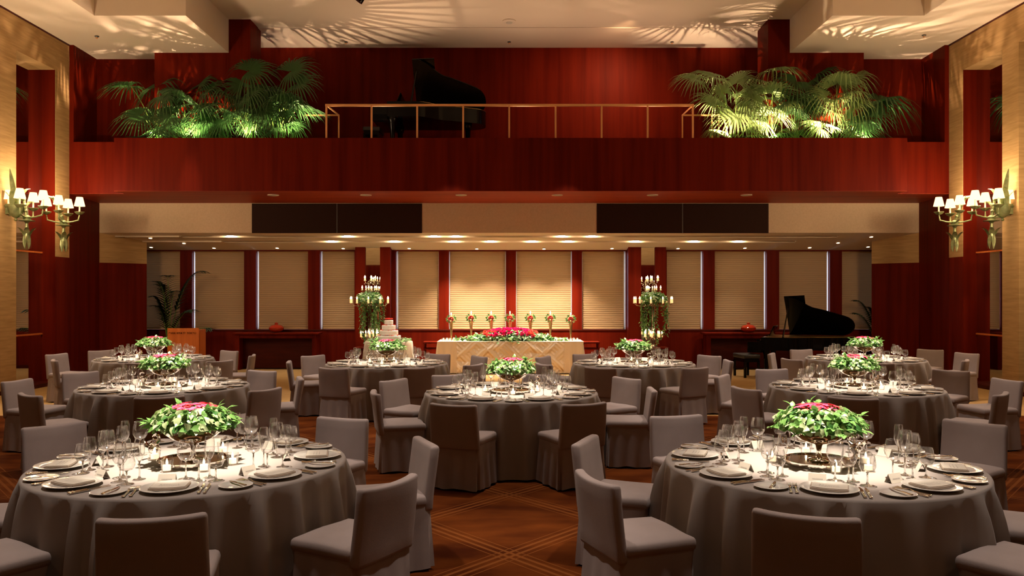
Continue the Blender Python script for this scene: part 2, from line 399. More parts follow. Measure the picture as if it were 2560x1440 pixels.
for k, (a, c) in enumerate(WIN):
    xa, xc = X(a, BACK), X(c, BACK)
    fr = MB()
    for (p, q) in ((xa, xa + .04), (xc - .04, xc)): fr.box(p, q, BACK + .2, BACK + .26, SILL, HEAD)
    fr.box(xa, xc, BACK + .2, BACK + .26, SILL, SILL + .04).box(xa, xc, BACK + .2, BACK + .26, HEAD - .04, HEAD)
    for (p, q) in ((xa - .001, xa + .012), (xc - .012, xc + .001)): fr.box(p, q, BACK + .095, BACK + .2, SILL, HEAD)  # pale liner strips added to catch daylight beside the blinds
    wo = struct('window_%d' % (k + 1), fr, M_frame)
    obj('pane', MB().box(xa + .04, xc - .04, BACK + .225, BACK + .231, SILL + .04, HEAD - .04).mesh('pane', M_pane, 0), wo)
    gl, gr = ((.05, .014) if k < 5 else (.022, .022) if k < 7 else (.014, .05)); x0, x1 = xa + gl, xc - gr; n = 40; zt, zb = HEAD - .03, SILL + .035
    vs = []; fs = []
    for i in range(2 * n + 1):
        z = zt - (zt - zb) * i / (2 * n); y = BACK + .075 + (.0065 if i % 2 else 0)
        vs += [(x0, y, z), (x1, y, z)]
        if i: fs.append((2 * i - 2, 2 * i, 2 * i + 1, 2 * i - 1))
    bl = MB().add(vs, fs).mesh('blind', M_blind, 0)
    br = MB().box(x0, x1, BACK + .065, BACK + .10, zb - .025, zb).mesh('bottom_rail', M_straw, 0)
    hr = MB().box(x0, x1, BACK + .06, BACK + .11, zt, zt + .03).mesh('head_rail', M_straw, 0)
    spawn('window_blind', 'closed pleated beige blind ' + wn[k], 'blind', [('pleated_fabric', bl), ('bottom_rail', br), ('head_rail', hr)], group='pleated window blinds')

# ------------------------------------------------------------------ ceiling fittings
def downlight_kit(r, lamp, ring=M_white, deep=.03):
    ri = MB().lathe([(r, .004), (r, -.012), (r * .8, -.012), (r * .78, .004)], 24, cap0=False, cap1=False)
    return [('trim_ring', ri.mesh('ring', ring)), ('lamp', MB().lathe([(r * .79, -.004), (r * .2, -.007)], 24).mesh('lamp', lamp))]
KS = downlight_kit(.115, M_off)
for k, px in enumerate((683, 915, 1153, 1393, 1631, 1866)):
    Y = (SOF - HC) * FP / (740 - 486.5)
    spawn('soffit_downlight', ['first', 'second', 'third', 'fourth', 'fifth', 'sixth'][k] + ' unlit round downlight in the balcony soffit, counted from the lectern side', 'downlight', KS, (X(px, Y), Y, SOF - .006), group='soffit downlights')
KD = downlight_kit(.05, M_lampS)
def ceil_pt(px, py):
    k = (740 - py) / FP; Y = (FB - HC + SL * FASY) / (k + SL); return (X(px, Y), Y, czb(Y))
tilt = -math.atan(SL)
for k, (px, py, where) in enumerate(((376, 594, 'over the end of the lectern-side wing wall'), (460, 607, 'before the blind behind the lectern'), (378, 617, 'over the potted palm'), (535, 619, 'over the lectern-side windows'),
      (693, 619, 'over the lectern-side console'), (858, 620, 'before the cake-side pillar'), (1023, 620, 'over the wedding cake'), (1192, 621, 'over the cake half of the head table'), (1360, 621, 'over the piano half of the head table'),
      (1530, 620, 'beyond the head table, before the piano-side pillar'), (1695, 620, 'over the piano-side candelabra'), (1862, 619, 'over the red vase by the piano'), (2024, 618, 'over the raised piano lid'), (2095, 606, 'over the grand piano case'), (2178, 591, 'beside the piano-side wing wall'), (2170, 616, 'over the palm hidden by the piano-side wing wall'))):
    p = ceil_pt(px, py)
    o = spawn('recessed_downlight', 'small lit ceiling downlight ' + where, 'downlight', KD, (p[0], p[1], p[2] - .006), group='small window-bay downlights'); o.rotation_euler = (tilt, 0, 0)
KB = [('housing', MB().lathe([(.03, .10), (.05, .03), (.055, .03), (.035, .10)], 20, cap1=True).mesh('housing', M_white)), ('lamp', MB().sphere((0, 0, .02), .05, 16, 8, (1.7, 1, .6)).mesh('lamp', M_lamp))]
SPOTS = []
for k, (px, row, where) in enumerate(((575, 0, 'lectern end of the front slot'), (868, 0, 'front slot before the cake-side pillar'), (1085, 0, 'front slot above the cake'), (1140, 0, 'front slot, cake end of the head table'), (1405, 0, 'front slot, piano end of the head table'), (1480, 0, 'front slot past the head table'),
      (828, 1, 'rear slot above the cake-side console'), (985, 1, 'rear slot above the cake'), (1135, 1, 'rear slot, first of four over the head table'), (1227, 1, 'rear slot, second of four over the head table'), (1330, 1, 'rear slot, third of four over the head table'), (1421, 1, 'rear slot, last of four over the head table'),
      (1590, 1, 'rear slot before the piano-side pillar'), (1736, 1, 'rear slot past the piano-side candelabra'), (1848, 1, 'rear slot above the red vase by the piano'))):
    Y = sum(SLOT[row]) / 2; p = (X(px, Y), Y, czb(Y) + .015)
    spawn('slot_spotlight', 'bright spot lamp in the ceiling slot, ' + where, 'spotlight', KB, p, group='bright lamps of the lighting slots')
    SPOTS.append((px, row, p))
KSP = [('cup', MB().lathe([(.03, .0), (.045, -.01), (.02, -.03)], 12).mesh('cup', M_grey)), ('deflector', MB().cyl((0, 0, -.05), .018, .02, 10).mesh('defl', M_brass))]
for px, py, zc, where in ((865, 104, UPC - .012, 'above the raised piano lid'), (1273, 104, UPC - .012, 'above the middle of the balcony'), (1680, 104, UPC - .012, 'above the piano-side end of the railing'), (242, 90, LOWC, 'on the low ceiling, lectern side'), (2310, 87, LOWC, 'on the low ceiling, piano side')):
    Y = (zc - HC) * FP / (740 - py); spawn('ceiling_sprinkler', 'small ceiling sprinkler ' + where, 'sprinkler', KSP, (X(px, Y), Y, zc), group='ceiling sprinklers')['kind'] = 'thing'
Y = (UPC - HC) * FP / (740 - 52)
spawn('smoke_detector', 'round smoke detector in the middle of the high ceiling', 'smoke detector', [('base', MB().lathe([(.14, 0), (.14, -.02), (.1, -.035)], 24).mesh('base', M_white)), ('sensor', MB().lathe([(.07, -.035), (.06, -.055), (.03, -.06)], 20).mesh('sens', M_off))], (X(1273, Y), Y, UPC))
# track spotlights peeping in at the top edge
for px, nm in ((903, 'above the balcony piano'), (2078, 'above the piano-side palms')):
    Y = 15.2; zz = Z(-8, Y); kit = []
    body = MB(); body.M = Matrix.Rotation(radians(35), 4, 'Y'); body.lathe([(.05, .12), (.075, .05), (.085, -.10), (.07, -.10)], 18)
    yoke = MB().tube([(.02, 0, -.02)] + [(.11 + .07 * sin(pi * t / 8), 0, -.02 - .06 * sin(pi * t / 8) + .05 * t / 8) for t in range(9)], .006, 6)
    st = MB().tube([(0, 0, .1), (0, 0, max(.12, UPC - zz) if abs(X(px, Y)) < 5.8 else UPC - zz)], .012, 8)
    spawn('track_spotlight', 'black spotlight hanging from the ceiling ' + nm, 'spotlight', [('lamp_body', body.mesh('body', M_black)), ('cable_loop', yoke.mesh('yoke', M_grey)), ('stem', st.mesh('stem', M_grey))], (X(px, Y), Y, zz), group='hanging spotlights')

# ------------------------------------------------------------------ balcony railing
PT = Z(262, PARY + .08)
YR = PARY + .08; YB = 17.05
xs = [X(p, YR) for p in (816, 929, 1043, 1158, 1273, 1389, 1504, 1619, 1732)]
posts = [MB().box(x - .017, x + .017, YR - .017, YR + .017, BALZ, PT).mesh('post', M_brass, 0) for x in xs]
zb_ = Z(292, YB)
for x in (X(847, YB), X(1706, YB), X(1780, YB), X(1797, YB)): posts.append(MB().box(x - .013, x + .013, YB - .013, YB + .013, BALZ, PT).mesh('post', M_brass, 0))
tr_ = MB().box(xs[0] - .02, xs[-1] + .02, YR - .022, YR + .022, PT - .03, PT + .012).mesh('rail', M_brass, 0)
r2 = MB().tube([(xs[0], YR, PT - .01), (X(847, YB), YB, PT - .01)], .016, 6).tube([(xs[-1], YR, PT - .01), (X(1706, YB), YB, PT - .01)], .016, 6)
r3 = MB().box(X(1706, YB), X(1800, YB), YB - .013, YB + .013, PT - .025, PT + .005).box(X(760, YB), X(847, YB), YB - .013, YB + .013, PT - .025, PT + .005)
spawn('balcony_railing', 'orange-lit brass railing of slim square posts along the balcony edge', 'railing', [('top_rail', tr_), ('return_rail', r2.mesh('rr', M_brass)), ('back_rail', r3.mesh('br', M_brass, 0))] + [('post', p) for p in posts])

# ------------------------------------------------------------------ grand pianos
def piano_kit():
    # local: keyboard end at x=0 facing -x, tail at x=2.05; bass side (straight, lid hinge) at y=+.72, treble curve at y=-.74
    W0, W1 = -.74, .72
    def out(off=0):
        p = [(.02, W0), (.62, W0)]
        for i in range(1, 9): t = i / 9; p.append((.62 + .62 * t, W0 + .42 * (t * t * (3 - 2 * t))))
        for i in range(1, 6): t = i / 6; p.append((1.24 + .48 * t, W0 + .42 + .22 * t))
        for i in range(0, 13):
            a = -pi / 2 * .72 + (pi / 2 * 1.72) * i / 12
            p.append((1.72 + .33 * cos(a), .33 + .39 * sin(a)))
        p += [(.02, W1)]
        return p
    o_ = out()
    case = MB().prism(o_, .66, .97)
    case.box(-.30, .03, W0, W0 + .07, .60, .86).box(-.30, .03, W1 - .07, W1, .60, .86).box(-.30, .03, W0, W1, .60, .70)
    inner = MB().prism([(x * .97 + .06, y * .94) for x, y in o_], .972, .978)
    fall = MB().box(-.03, .02, W0 + .07, W1 - .07, .70, .90)
    keys = MB()
    for i in range(52):
        y = W0 + .08 + i * (W1 - W0 - .16) / 52; keys.box(-.20, -.035, y, y + .0245, .70, .735)
    kb = MB()
    for i in range(51):
        if i % 7 in (2, 6): continue
        y = W0 + .08 + (i + 1) * (W1 - W0 - .16) / 52; kb.box(-.14, -.035, y - .006, y + .006, .735, .748)
    # lid: hinged on the straight side, raised about 38 degrees; front flap folded back over it
    def lid(x0, x1, up, th):
        pts = [(x, y) for x, y in o_ if True]
        m = MB(); m.M = Matrix.Translation((0, W1, .985)) @ Matrix.Rotation(radians(-40), 4, 'X') @ Matrix.Translation((0, -W1, 0))
        return m
    ld = lid(0, 0, 0, 0); ld.prism([(max(x, .50), y) for x, y in o_ if x > .02] + [(.50, W1)], 0, .022)
    fl = lid(0, 0, 0, 0); fl.M = fl.M @ Matrix.Translation((.50, 0, .026)) @ Matrix.Rotation(radians(-4), 4, 'Y'); fl.box(0.0, .47, W0, W1, 0, .02)
    prop = MB().tube([(.52, W0 + .04, .97), (.60, W0 + .33, 1.80 - .12)], [.022, .012], 8)
    desk = MB().box(.10, .12, -.42, .42, .98, 1.02); desk.M = Matrix.Translation((.16, 0, .99)) @ Matrix.Rotation(radians(22), 4, 'Y'); desk.rbox((0, 0, .13), (.018, .82, .27), .006)
    tape = MB().lathe([(.03, 0), (.02, .04), (.03, .06)], 10, (.30, W0 - .0, .90))
    legs = []
    for (x, y) in ((.12, W0 + .12), (.12, W1 - .12), (1.66, .2)):
        legs.append(MB().lathe([(.035, .07), (.04, .10), (.06, .55), (.085, .60), (.085, .67)], 10, (x, y, 0)).sphere((x, y, .035), .035, 10, 6).mesh('leg', M_black))
    lyre = MB().box(.16, .20, -.10, -.07, .1, .66).box(.16, .20, .07, .10, .1, .66).box(.12, .24, -.14, .14, .07, .14)
    ped = MB()
    for y in (-.07, 0, .07): ped.rbox((.05, y, .07), (.16, .035, .014), .006)
    kit = [('case', case.mesh('case', M_black)), ('soundboard', inner.mesh('inner', M_gold, 0), 'gilt iron frame under the lid'), ('fallboard', fall.mesh('fall', M_black, 0)),
           ('keyboard', keys.mesh('keys', M_key, 0), None, [('black_keys', kb.mesh('kb', M_black, 0))]), ('lid', ld.mesh('lid', M_black, 0), None, [('folded_flap', fl.mesh('flap', M_black, 0))]),
           ('lid_prop', prop.mesh('prop', M_black)), ('music_desk', desk.mesh('desk', M_black)), ('pedal_lyre', lyre.mesh('lyre', M_black, 0), None, [('pedals', ped.mesh('ped', M_gold))])]
    return kit + [('leg', l) for l in legs]
PK = piano_kit()
YP = 17.75
spawn('grand_piano', 'black grand piano with raised lid on the floor before the windows', 'piano', PK, (X(1889, YP) + .27, YP + .22, 0), -.45, 'black grand pianos', .88)
YU = 17.62
spawn('grand_piano', 'black grand piano with raised lid up on the balcony', 'piano', PK, (X(942, YU) + .28, YU + .18, BALZ - .017), 0, 'black grand pianos', 1.0)
bk = [('cushion', MB().rbox((0, 0, .45), (.36, .6, .09), .02).mesh('cush', M_blackm)), ('apron', MB().box(-.16, .16, -.28, .28, .33, .41).mesh('apron', M_black, 0))]
for sx in (-1, 1):
    for sy in (-1, 1):
        bk.append(('leg', MB().prism([(sx * .15 - .022, sy * .26 - .022), (sx * .15 + .022, sy * .26 - .022), (sx * .15 + .022, sy * .26 + .022), (sx * .15 - .022, sy * .26 + .022)], 0, .36).mesh('leg', M_black, 0)))
spawn('piano_bench', 'black cushioned bench at the keyboard of the floor grand piano', 'bench', bk, (X(1866, 17.6), 17.6, 0), .15, 'piano benches')
spawn('piano_bench', 'black cushioned bench at the balcony piano behind the railing', 'bench', bk, (X(934, 17.6), 17.6, BALZ - .017), 0, 'piano benches')

# ------------------------------------------------------------------ consoles, vases, lectern, low tables
def console_kit(w):
    k = [('top', MB().rbox((0, 0, .85), (w, .42, .045), .008).mesh('top', M_wood)), ('back_panel', MB().box(-w / 2 + .06, w / 2 - .06, .10, .14, .02, .83).mesh('bp', M_wooddk, 0)), ('apron', MB().box(-w / 2 + .05, w / 2 - .05, -.16, -.14, .74, .83).mesh('ap', M_wood, 0))]
    for s in (-1, 1): k.append(('leg', MB().box(s * (w / 2 - .10) - .05, s * (w / 2 - .10) + .05, -.17, .17, 0, .83).mesh('leg', M_wood, 0)))
    return k
yc = 19.34
spawn('console_table', 'long dark wood console under the windows beside the lectern', 'console table', console_kit(2.0), ((X(585, 19.2) + X(795, 19.2)) / 2, yc, 0), group='wall consoles')
spawn('console_table', 'long dark wood console under the windows behind the grand piano', 'console table', console_kit(2.3), (X(1760, 19.2) + 1.15, yc, 0), group='wall consoles')
vp = [(.06, 0), (.12, .02), (.17, .07), (.175, .11), (.14, .155), (.08, .178), (.045, .182), (.04, .2), (.045, .215), (.036, .215)]
vk = [('body', MB().lathe(vp, 32).mesh('vase', M_vase)), ('stopper', MB().lathe([(.034, .213), (.03, .225), (.012, .235)], 16).mesh('st', M_vase))]
spawn('squat_vase', 'squat red glazed vase on the console by the lectern', 'vase', vk, (X(691, yc), yc, .875), group='red vases')
spawn('squat_vase', 'squat red glazed vase on the console by the grand piano', 'vase', vk, (X(1871, yc), yc, .875), group='red vases')
def text_mesh(s, size, m, ext=.003):
    cu = bpy.data.curves.new('txt', 'FONT'); cu.body = s; cu.size = size; cu.extrude = ext; cu.align_x = 'CENTER'; cu.space_character = 1.12
    o = bpy.data.objects.new('txt', cu); COL.objects.link(o); bpy.context.view_layer.update()
    me = bpy.data.meshes.new_from_object(o.evaluated_get(bpy.context.evaluated_depsgraph_get()))
    bpy.data.objects.remove(o); me.materials.clear(); me.materials.append(m)
    me.transform(Matrix.Rotation(pi / 2, 4, 'X')); return me
YL = 16.2; wl = (X(500, YL) - X(423, YL)); hl = Z(820, YL)
def lf(u, v):
    a = (u - .5); return (a * wl, -.10 + .14 * a * a, .02 + v * (hl - .02))
lp = MB().grid(14, 4, lf)
lec = spawn('lectern', 'orange cherry-wood lectern with dark lettering beside the potted palm', 'lectern',
      [('front_panel', lp.mesh('fp', M_woodlt)), ('side_panel', MB().box(-wl / 2, -wl / 2 + .03, -.01, .35, .02, hl - .03).mesh('sp', M_woodlt, 0)), ('side_panel', MB().box(wl / 2 - .03, wl / 2, -.01, .35, .02, hl - .03).mesh('sp', M_woodlt, 0)),
       ('reading_shelf', MB().box(-wl / 2 + .03, wl / 2 - .03, -.0, .35, hl - .12, hl - .09).mesh('rs', M_woodlt, 0)), ('base', MB().box(-wl / 2 - .02, wl / 2 + .02, -.06, .38, 0, .03).mesh('b', M_wood, 0))], (X(461, YL), YL, 0), .05)
tm = text_mesh('PARK HYATT TOKYO', .050, M_black); to = obj('lettering', tm, lec, (0, -.104, hl - .112), label='dark raised lettering')
for nm, px in (('cake', 1081), ('piano', 1476)):
    Yl = 18.95; k = [('top', MB().rbox((0, 0, .66), (.40, .40, .04), .006).mesh('t', M_wood)), ('shelf', MB().box(-.17, .17, -.18, .18, .50, .53).mesh('s', M_wood, 0))]
    for s in (-1, 1): k.append(('side_panel', MB().box(s * .17 - .015, s * .17 + .015, -.18, .18, 0, .64).mesh('sp', M_wood, 0)))
    spawn('side_table', 'low wooden side table at the %s end of the head table' % nm, 'side table', k, (X(px, Yl), Yl, 0), group='side tables of the head table')

# ------------------------------------------------------------------ palms
def fan_frond(base, az, lean, H, L, droop, seed, ymin=-9):
    r = random.Random(seed); m = MB(); d = Vector((cos(az), sin(az), 0)); pts = []
    for i in range(9):
        t = i / 8; pts.append(Vector(base) + d * (lean * t * t) + Vector((0, 0, H * (t - .12 * t * t * min(1, lean)))))
    m.mi = 1; m.tube(pts, [.011 - .005 * i / 8 for i in range(9)], 5); m.mi = 0
    hub = pts[-1]; t = (pts[-1] - pts[-2]).normalized(); ax = (t * .55 + d * .75 + Vector((0, 0, -.05))).normalized()
    s = ax.cross(Vector((0, 0, 1))); s = s.normalized() if s.length > .05 else Vector((1, 0, 0)); nn = s.cross(ax).normalized()
    if nn.z < 0: nn = -nn
    nn = (nn + Vector((r.uniform(-.5, .5), -r.choice((.1, .6, 1.3)), 0))).normalized(); ax = (ax - nn * ax.dot(nn)).normalized(); s = ax.cross(nn).normalized()
    N = 30; A = radians(138)
    for i in range(N):
        a = -A + 2 * A * (i + .5) / N; dd = (ax * cos(a) + s * sin(a)).normalized(); l = L * (.78 + .24 * cos(a * .62)) * r.uniform(.92, 1.05)
        sd = (ax * -sin(a) + s * cos(a)).normalized(); hw = tan(A / N) * 1.04; vs = []; dr = droop * r.uniform(.7, 1.35)
        for u in (.03, .18, .33, .55, .8, 1.0):
            wd = hw * u * l if u <= .34 else hw * .36 * l * (1 - (u - .34) / .67) ** .75
            z = -dr * l * max(0, u - .3) ** 2 * 1.55; c = hub + dd * l * (u - .12 * dr * max(0, u - .5)) + nn * (.10 * l * sin(u * 2.2) * .6) + Vector((0, 0, z))
            c.z = max(c.z, .05 + .04 * u); c.y = max(c.y, ymin + .05 * u)
            vs += [c - sd * wd + nn * wd * .35, c - nn * wd * .1, c + sd * wd + nn * wd * .35]
        fs = []
        for k in range(5): fs += [(3 * k, 3 * k + 3, 3 * k + 4, 3 * k + 1), (3 * k + 1, 3 * k + 4, 3 * k + 5, 3 * k + 2)]
        m.add(vs, fs)
    return m
def fan_palm(label, base, fr, seed, mt, grp):
    ex = [(R.uniform(0, 6.28), R.uniform(.12, .45), R.uniform(.15, 1.15), R.uniform(.34, .5), R.uniform(.5, .9)) for _ in range(6)]
    o = spawn('fan_palm', label, 'palm', [('soil_mound', MB().lathe([(.2, 0), (.16, .04), (.02, .06)], 14).mesh('soil', M_soil))], base, group=grp)
    for k, (az, lean, H, L, dr) in enumerate(fr + ex):
        L *= 1.27; dr *= R.uniform(.8, 1.6)
        b = (R.uniform(-.1, .1), R.uniform(-.06, .06), .02)
        obj('frond', fan_frond(b, az, lean, H, L, dr, seed * 31 + k, 16.2 - base[1]).mesh('frond', [mt, M_stem], 60), o)
def auto(px0, py0, Y, targets, dr=.55):
    """fronds whose hubs reach the listed picture heights over the plant"""
    x0 = X(px0, Y); out = []
    for (px, py, L, back) in targets:
        dx = X(px, Y) - x0; H = Z(py, Y) - BALZ; dy = back
        ln = sqrt(dx * dx + dy * dy) or .05
        out.append((atan2(dy, dx), ln, max(.1, H), L, dr))
    return (x0, Y, BALZ - .03), out
PAL = [  # plant px, Y, frond hubs (px, py, blade length, depth offset), material, label
 (395, 16.9, [(392, 205, .62, .15), (345, 210, .55, -.1), (420, 240, .5, -.2), (372, 292, .5, -.3), (440, 262, .5, .1)], M_palmA, 'dark tall fan palm at the lectern end of the cake-side planter'),
 (470, 16.75, [(470, 250, .5, -.1), (500, 215, .55, .1), (450, 300, .45, -.3), (520, 270, .5, -.25), (430, 330, .62, -.35), (485, 200, .5, .2)], M_palmA, 'fan palm with a pale low frond in the cake-side planter'),
 (560, 16.9, [(560, 235, .5, -.1), (600, 255, .5, .1), (535, 290, .5, -.25), (575, 300, .5, -.3), (520, 310, .4, -.3), (610, 285, .5, -.2)], M_palmA, 'bushy fan palm in the middle of the cake-side planter'),
 (625, 16.8, [(625, 178, .62, 0), (660, 215, .5, .15), (600, 205, .5, .15), (640, 240, .5, -.2), (612, 300, .5, -.3), (668, 268, .5, -.2)], M_palmA, 'tallest fan palm before the cake-side column'),
 (700, 16.75, [(735, 172, .6, 0), (755, 205, .5, -.15), (715, 255, .55, -.2), (745, 275, .6, -.3), (690, 285, .45, -.3), (705, 325, .45, -.35)], M_palmA, 'drooping fan palm beside the railing in the cake-side planter'),
 (1830, 16.75, [(1785, 185, .6, -.1), (1755, 180, .5, .1), (1790, 262, .55, -.2), (1832, 290, .62, -.35), (1840, 200, .5, .1), (1865, 250, .5, -.2)], M_palmB, 'arching fan palm beside the railing in the piano-side planter'),
 (1930, 16.8, [(1935, 175, .62, 0), (1900, 195, .5, .1), (1890, 255, .55, -.25), (1935, 235, .55, -.2), (1965, 265, .5, -.1), (1915, 290, .5, -.3)], M_palmB, 'tall fan palm before the piano-side column'),
 (1985, 16.9, [(1985, 205, .62, -.15), (2020, 180, .55, .2), (2045, 165, .6, .25), (2000, 255, .5, -.1), (1960, 290, .5, -.3)], M_palmA, 'fan palm with upright pale fronds in the piano-side planter'),
 (2085, 16.75, [(2080, 210, .62, -.2), (2110, 195, .55, .2), (2120, 265, .5, -.1), (2060, 245, .5, -.2), (2030, 320, .5, -.35), (2150, 175, .5, .3)], M_palmB, 'long-stalked fan palm in the piano-side planter'),
 (2130, 16.9, [(2185, 255, .75, -.1), (2205, 240, .7, .1), (2165, 275, .5, -.25), (2120, 295, .4, -.3)], M_palmA, 'wide leaning fan palm at the wall end of the piano-side planter'),
]
for k, (px0, Y, tg, mt, lab) in enumerate(PAL):
    b, fr = auto(px0, 0, Y, tg)
    fan_palm(lab, b, fr, k + 1, mt, 'fan palms on the balcony')
def feather_palm(label, loc, fr, seed):
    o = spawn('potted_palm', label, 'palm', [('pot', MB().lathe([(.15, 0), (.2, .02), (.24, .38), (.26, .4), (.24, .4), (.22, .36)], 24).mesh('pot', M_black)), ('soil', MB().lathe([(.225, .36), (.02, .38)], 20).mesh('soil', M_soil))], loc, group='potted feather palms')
    r = random.Random(seed)
    for (az, reach, H, L) in fr:
        m = MB(); d = Vector((cos(az), sin(az), 0)); pts = []
        for i in range(15):
            t = i / 14; pts.append(d * (reach * t ** 1.4) + Vector((0, 0, .36 + H * (1.35 * t - .5 * t ** 2.6))))
        m.mi = 1; m.tube(pts, [.016 - .012 * i / 14 for i in range(15)], 5); m.mi = 0
        s = d.cross(Vector((0, 0, 1)))
        for i in range(5, 15):
            for sub in (0, .5):
                j = min(14, i + 1); p = pts[i].lerp(pts[j], sub); tt = (pts[j] - pts[i - 1]).normalized()
                for sg in (-1, 1):
                    m.leaf(p, tt * .75 + s * sg * .7 + Vector((0, 0, -.15)), Vector((0, 0, 1)), L * (1 - .045 * (i - 5)) * r.uniform(.9, 1.1), .05, .35)
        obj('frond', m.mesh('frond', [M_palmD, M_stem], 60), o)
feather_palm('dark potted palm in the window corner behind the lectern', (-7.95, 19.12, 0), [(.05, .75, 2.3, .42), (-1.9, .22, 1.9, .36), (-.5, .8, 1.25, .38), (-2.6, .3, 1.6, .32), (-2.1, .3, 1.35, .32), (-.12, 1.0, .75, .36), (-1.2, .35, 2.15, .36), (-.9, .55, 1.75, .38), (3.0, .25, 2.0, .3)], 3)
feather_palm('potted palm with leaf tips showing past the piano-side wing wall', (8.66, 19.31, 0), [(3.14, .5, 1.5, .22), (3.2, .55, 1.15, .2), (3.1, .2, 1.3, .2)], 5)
# ------------------------------------------------------------------ kits for the tables
TZ, TR = .73, .90
def cloth_mesh(name, Rr, z, nf, seed, flare=.05, amp=.08, m=None):
    r = random.Random(seed); ph = [r.uniform(0, 6.28) for _ in range(4)]; n = 240
    def wave(a):
        q = a + .05 * sin(5 * a + ph[3]) + .035 * sin(9 * a + ph[1])
        return 1.25 * (.5 + .5 * cos(nf * q + ph[0])) ** 2.6 * (.62 + .38 * cos(7 * q + ph[2])) + .14 * cos((nf - 7) * a + ph[2]) - .25
    mb = MB(); rings = [(.001, 0, 0), (Rr * .5, 0, 0), (Rr * .9, 0, 0), (Rr - .012, 0, 0), (Rr - .003, -.004, 0), (Rr + .002, -.014, 0)]
    vs = []; fs = []
    for (q, dz, _) in rings:
        for i in range(n): a = 2 * pi * i / n; vs.append((q * cos(a), q * sin(a), z + dz))
    K = 12
    for k in range(1, K + 1):
        t = k / K
        for i in range(n):
            a = 2 * pi * i / n; wv = wave(a); g = 1 - (1 - t) ** 4.5; q = Rr + .004 + flare * t + amp * g * wv
            zz = z - .014 - (z - .034) * t
            vs.append((q * cos(a), q * sin(a), zz + (.008 * wv if k == K else 0)))
    nr = len(rings) + K
    for k in range(nr - 1):
        for i in range(n):
            j = (i + 1) % n; fs.append((k * n + j, k * n + i, (k + 1) * n + i, (k + 1) * n + j))
    return mb.add(vs, fs).mesh(name, m or M_cloth, 60)
CLOTHS = [cloth_mesh('cloth', TR, TZ, 25, k + 11) for k in range(3)]

def chair_kit(seed):
    r = random.Random(seed); a0 = r.uniform(0, 6)
    def fb(x, y, z):
        t = max(0, (z - .40) / .38)
        y = y - .055 * t + .030 * (1 - (x / .235) ** 2) * -1 * t + .02 * t          # concave lean
        w = .005 * sin(13 * x + a0) * sin(9 * z + a0)
        x = x * (1 - .035 * t)
        return (x, y + w, z - (.012 * (1 - (x / .235) ** 2) if z > .6 else 0))
    back = MB().rbox((0, -.215, .575), (.47, .062, .41), .022, (8, 1, 6), fb)
    def fs_(x, y, z):
        e = max(abs(x) / .235, abs(y - .005) / .215)
        if z > .44: z += .016 * (1 - min(1, e) ** 3) + .003 * sin(17 * x + a0) * cos(15 * y)
        return (x * (1.0 - .04 * (y + .2)), y, z)
    seat = MB().rbox((0, .005, .435), (.47, .43, .07), .025, (6, 6, 1), fs_)
    # skirt with inverted pleats at the corners
    w, d0, d1 = .228, -.225, .205; per = []
    def side(p, q, n):
        for i in range(n): t = i / n; per.append((p[0] + (q[0] - p[0]) * t, p[1] + (q[1] - p[1]) * t, t))
    cs = [(-w, d0), (w, d0), (w * .98, d1), (-w * .98, d1)]
    for i in range(4): side(cs[i], cs[(i + 1) % 4], 16)
    n = len(per); vs = []; fs = []; K = 7
    for k in range(K + 1):
        t = k / K; z = .43 - (.43 - .018) * t
        for i, (x, y, u) in enumerate(per):
            nx, ny = x / .3, (y - .01) / .3; l = sqrt(nx * nx + ny * ny) or 1
            off = .020 * t + .010 * t * sin(3 * 2 * pi * u + a0 + i * .15)
            pl = .035 * t ** .6 if (i % 16) in (0,) else 0
            if (i % 16) in (1, 15): off += .008 * t
            vs.append((x + nx / l * (off - pl), y + ny / l * (off - pl), z + (.006 * sin(i * .7 + a0) if k == K else 0)))
    for k in range(K):
        for i in range(n):
            j = (i + 1) % n; fs.append((k * n + j, k * n + i, (k + 1) * n + i, (k + 1) * n + j))
    skirt = MB().add(vs, fs)
    return [('backrest', back.mesh('backrest', M_chair, 50)), ('seat', seat.mesh('seat', M_chair, 50)), ('skirt', skirt.mesh('skirt', M_chair, 40))]
CHAIRS = [chair_kit(k) for k in range(4)]

plate = MB().lathe([(.001, .004), (.085, .004), (.095, .007), (.142, .017), (.145, .019), (.142, .021), (.094, .012), (.084, .009), (.001, .009)], 40, cap0=False, cap1=False).lathe([(.085, 0), (.082, .005)], 32, cap0=True, cap1=False).mesh('dinner_plate', M_china, 50)
bread = MB().lathe([(.001, .003), (.055, .003), (.086, .012), (.088, .014), (.085, .015), (.054, .007), (.001, .007)], 32, cap0=False, cap1=False).lathe([(.052, 0), (.05, .004)], 28, cap1=False).mesh('bread_plate', M_china, 50)
def bend(x, y, z): return (x, y, z + .010 * (abs(x) / .1) ** 2 - .004)
nap = MB()
for k in range(2): nap.rbox((.001 * k, .002 * k, .0125 + .0058 * k), (.184, .132, .0062), .003, (4, 2, 1), lambda x, y, z: (x, y, z + .004 * (x / .09) ** 2))
nap = nap.mesh('napkin', M_napkin)
card = MB().rbox((.002, .004, .0232), (.172, .120, .003), .001, (4, 2, 1), lambda x, y, z: (x, y, z + .004 * (x / .09) ** 2))
lines = MB()
for k in range(3):
    x = -.05
    while x < .048:
        wv = R.uniform(.004, .012); lines.box(x, x + wv, .02 - .017 * k, .0225 - .017 * k, .0246 + .004 * (x / .09) ** 2, .0252 + .004 * (x / .09) ** 2); x += wv + .004
MENU = [('card', card.mesh('card', M_paper, 0)), ('printed_lines', lines.mesh('lines', M_ink, 0))]
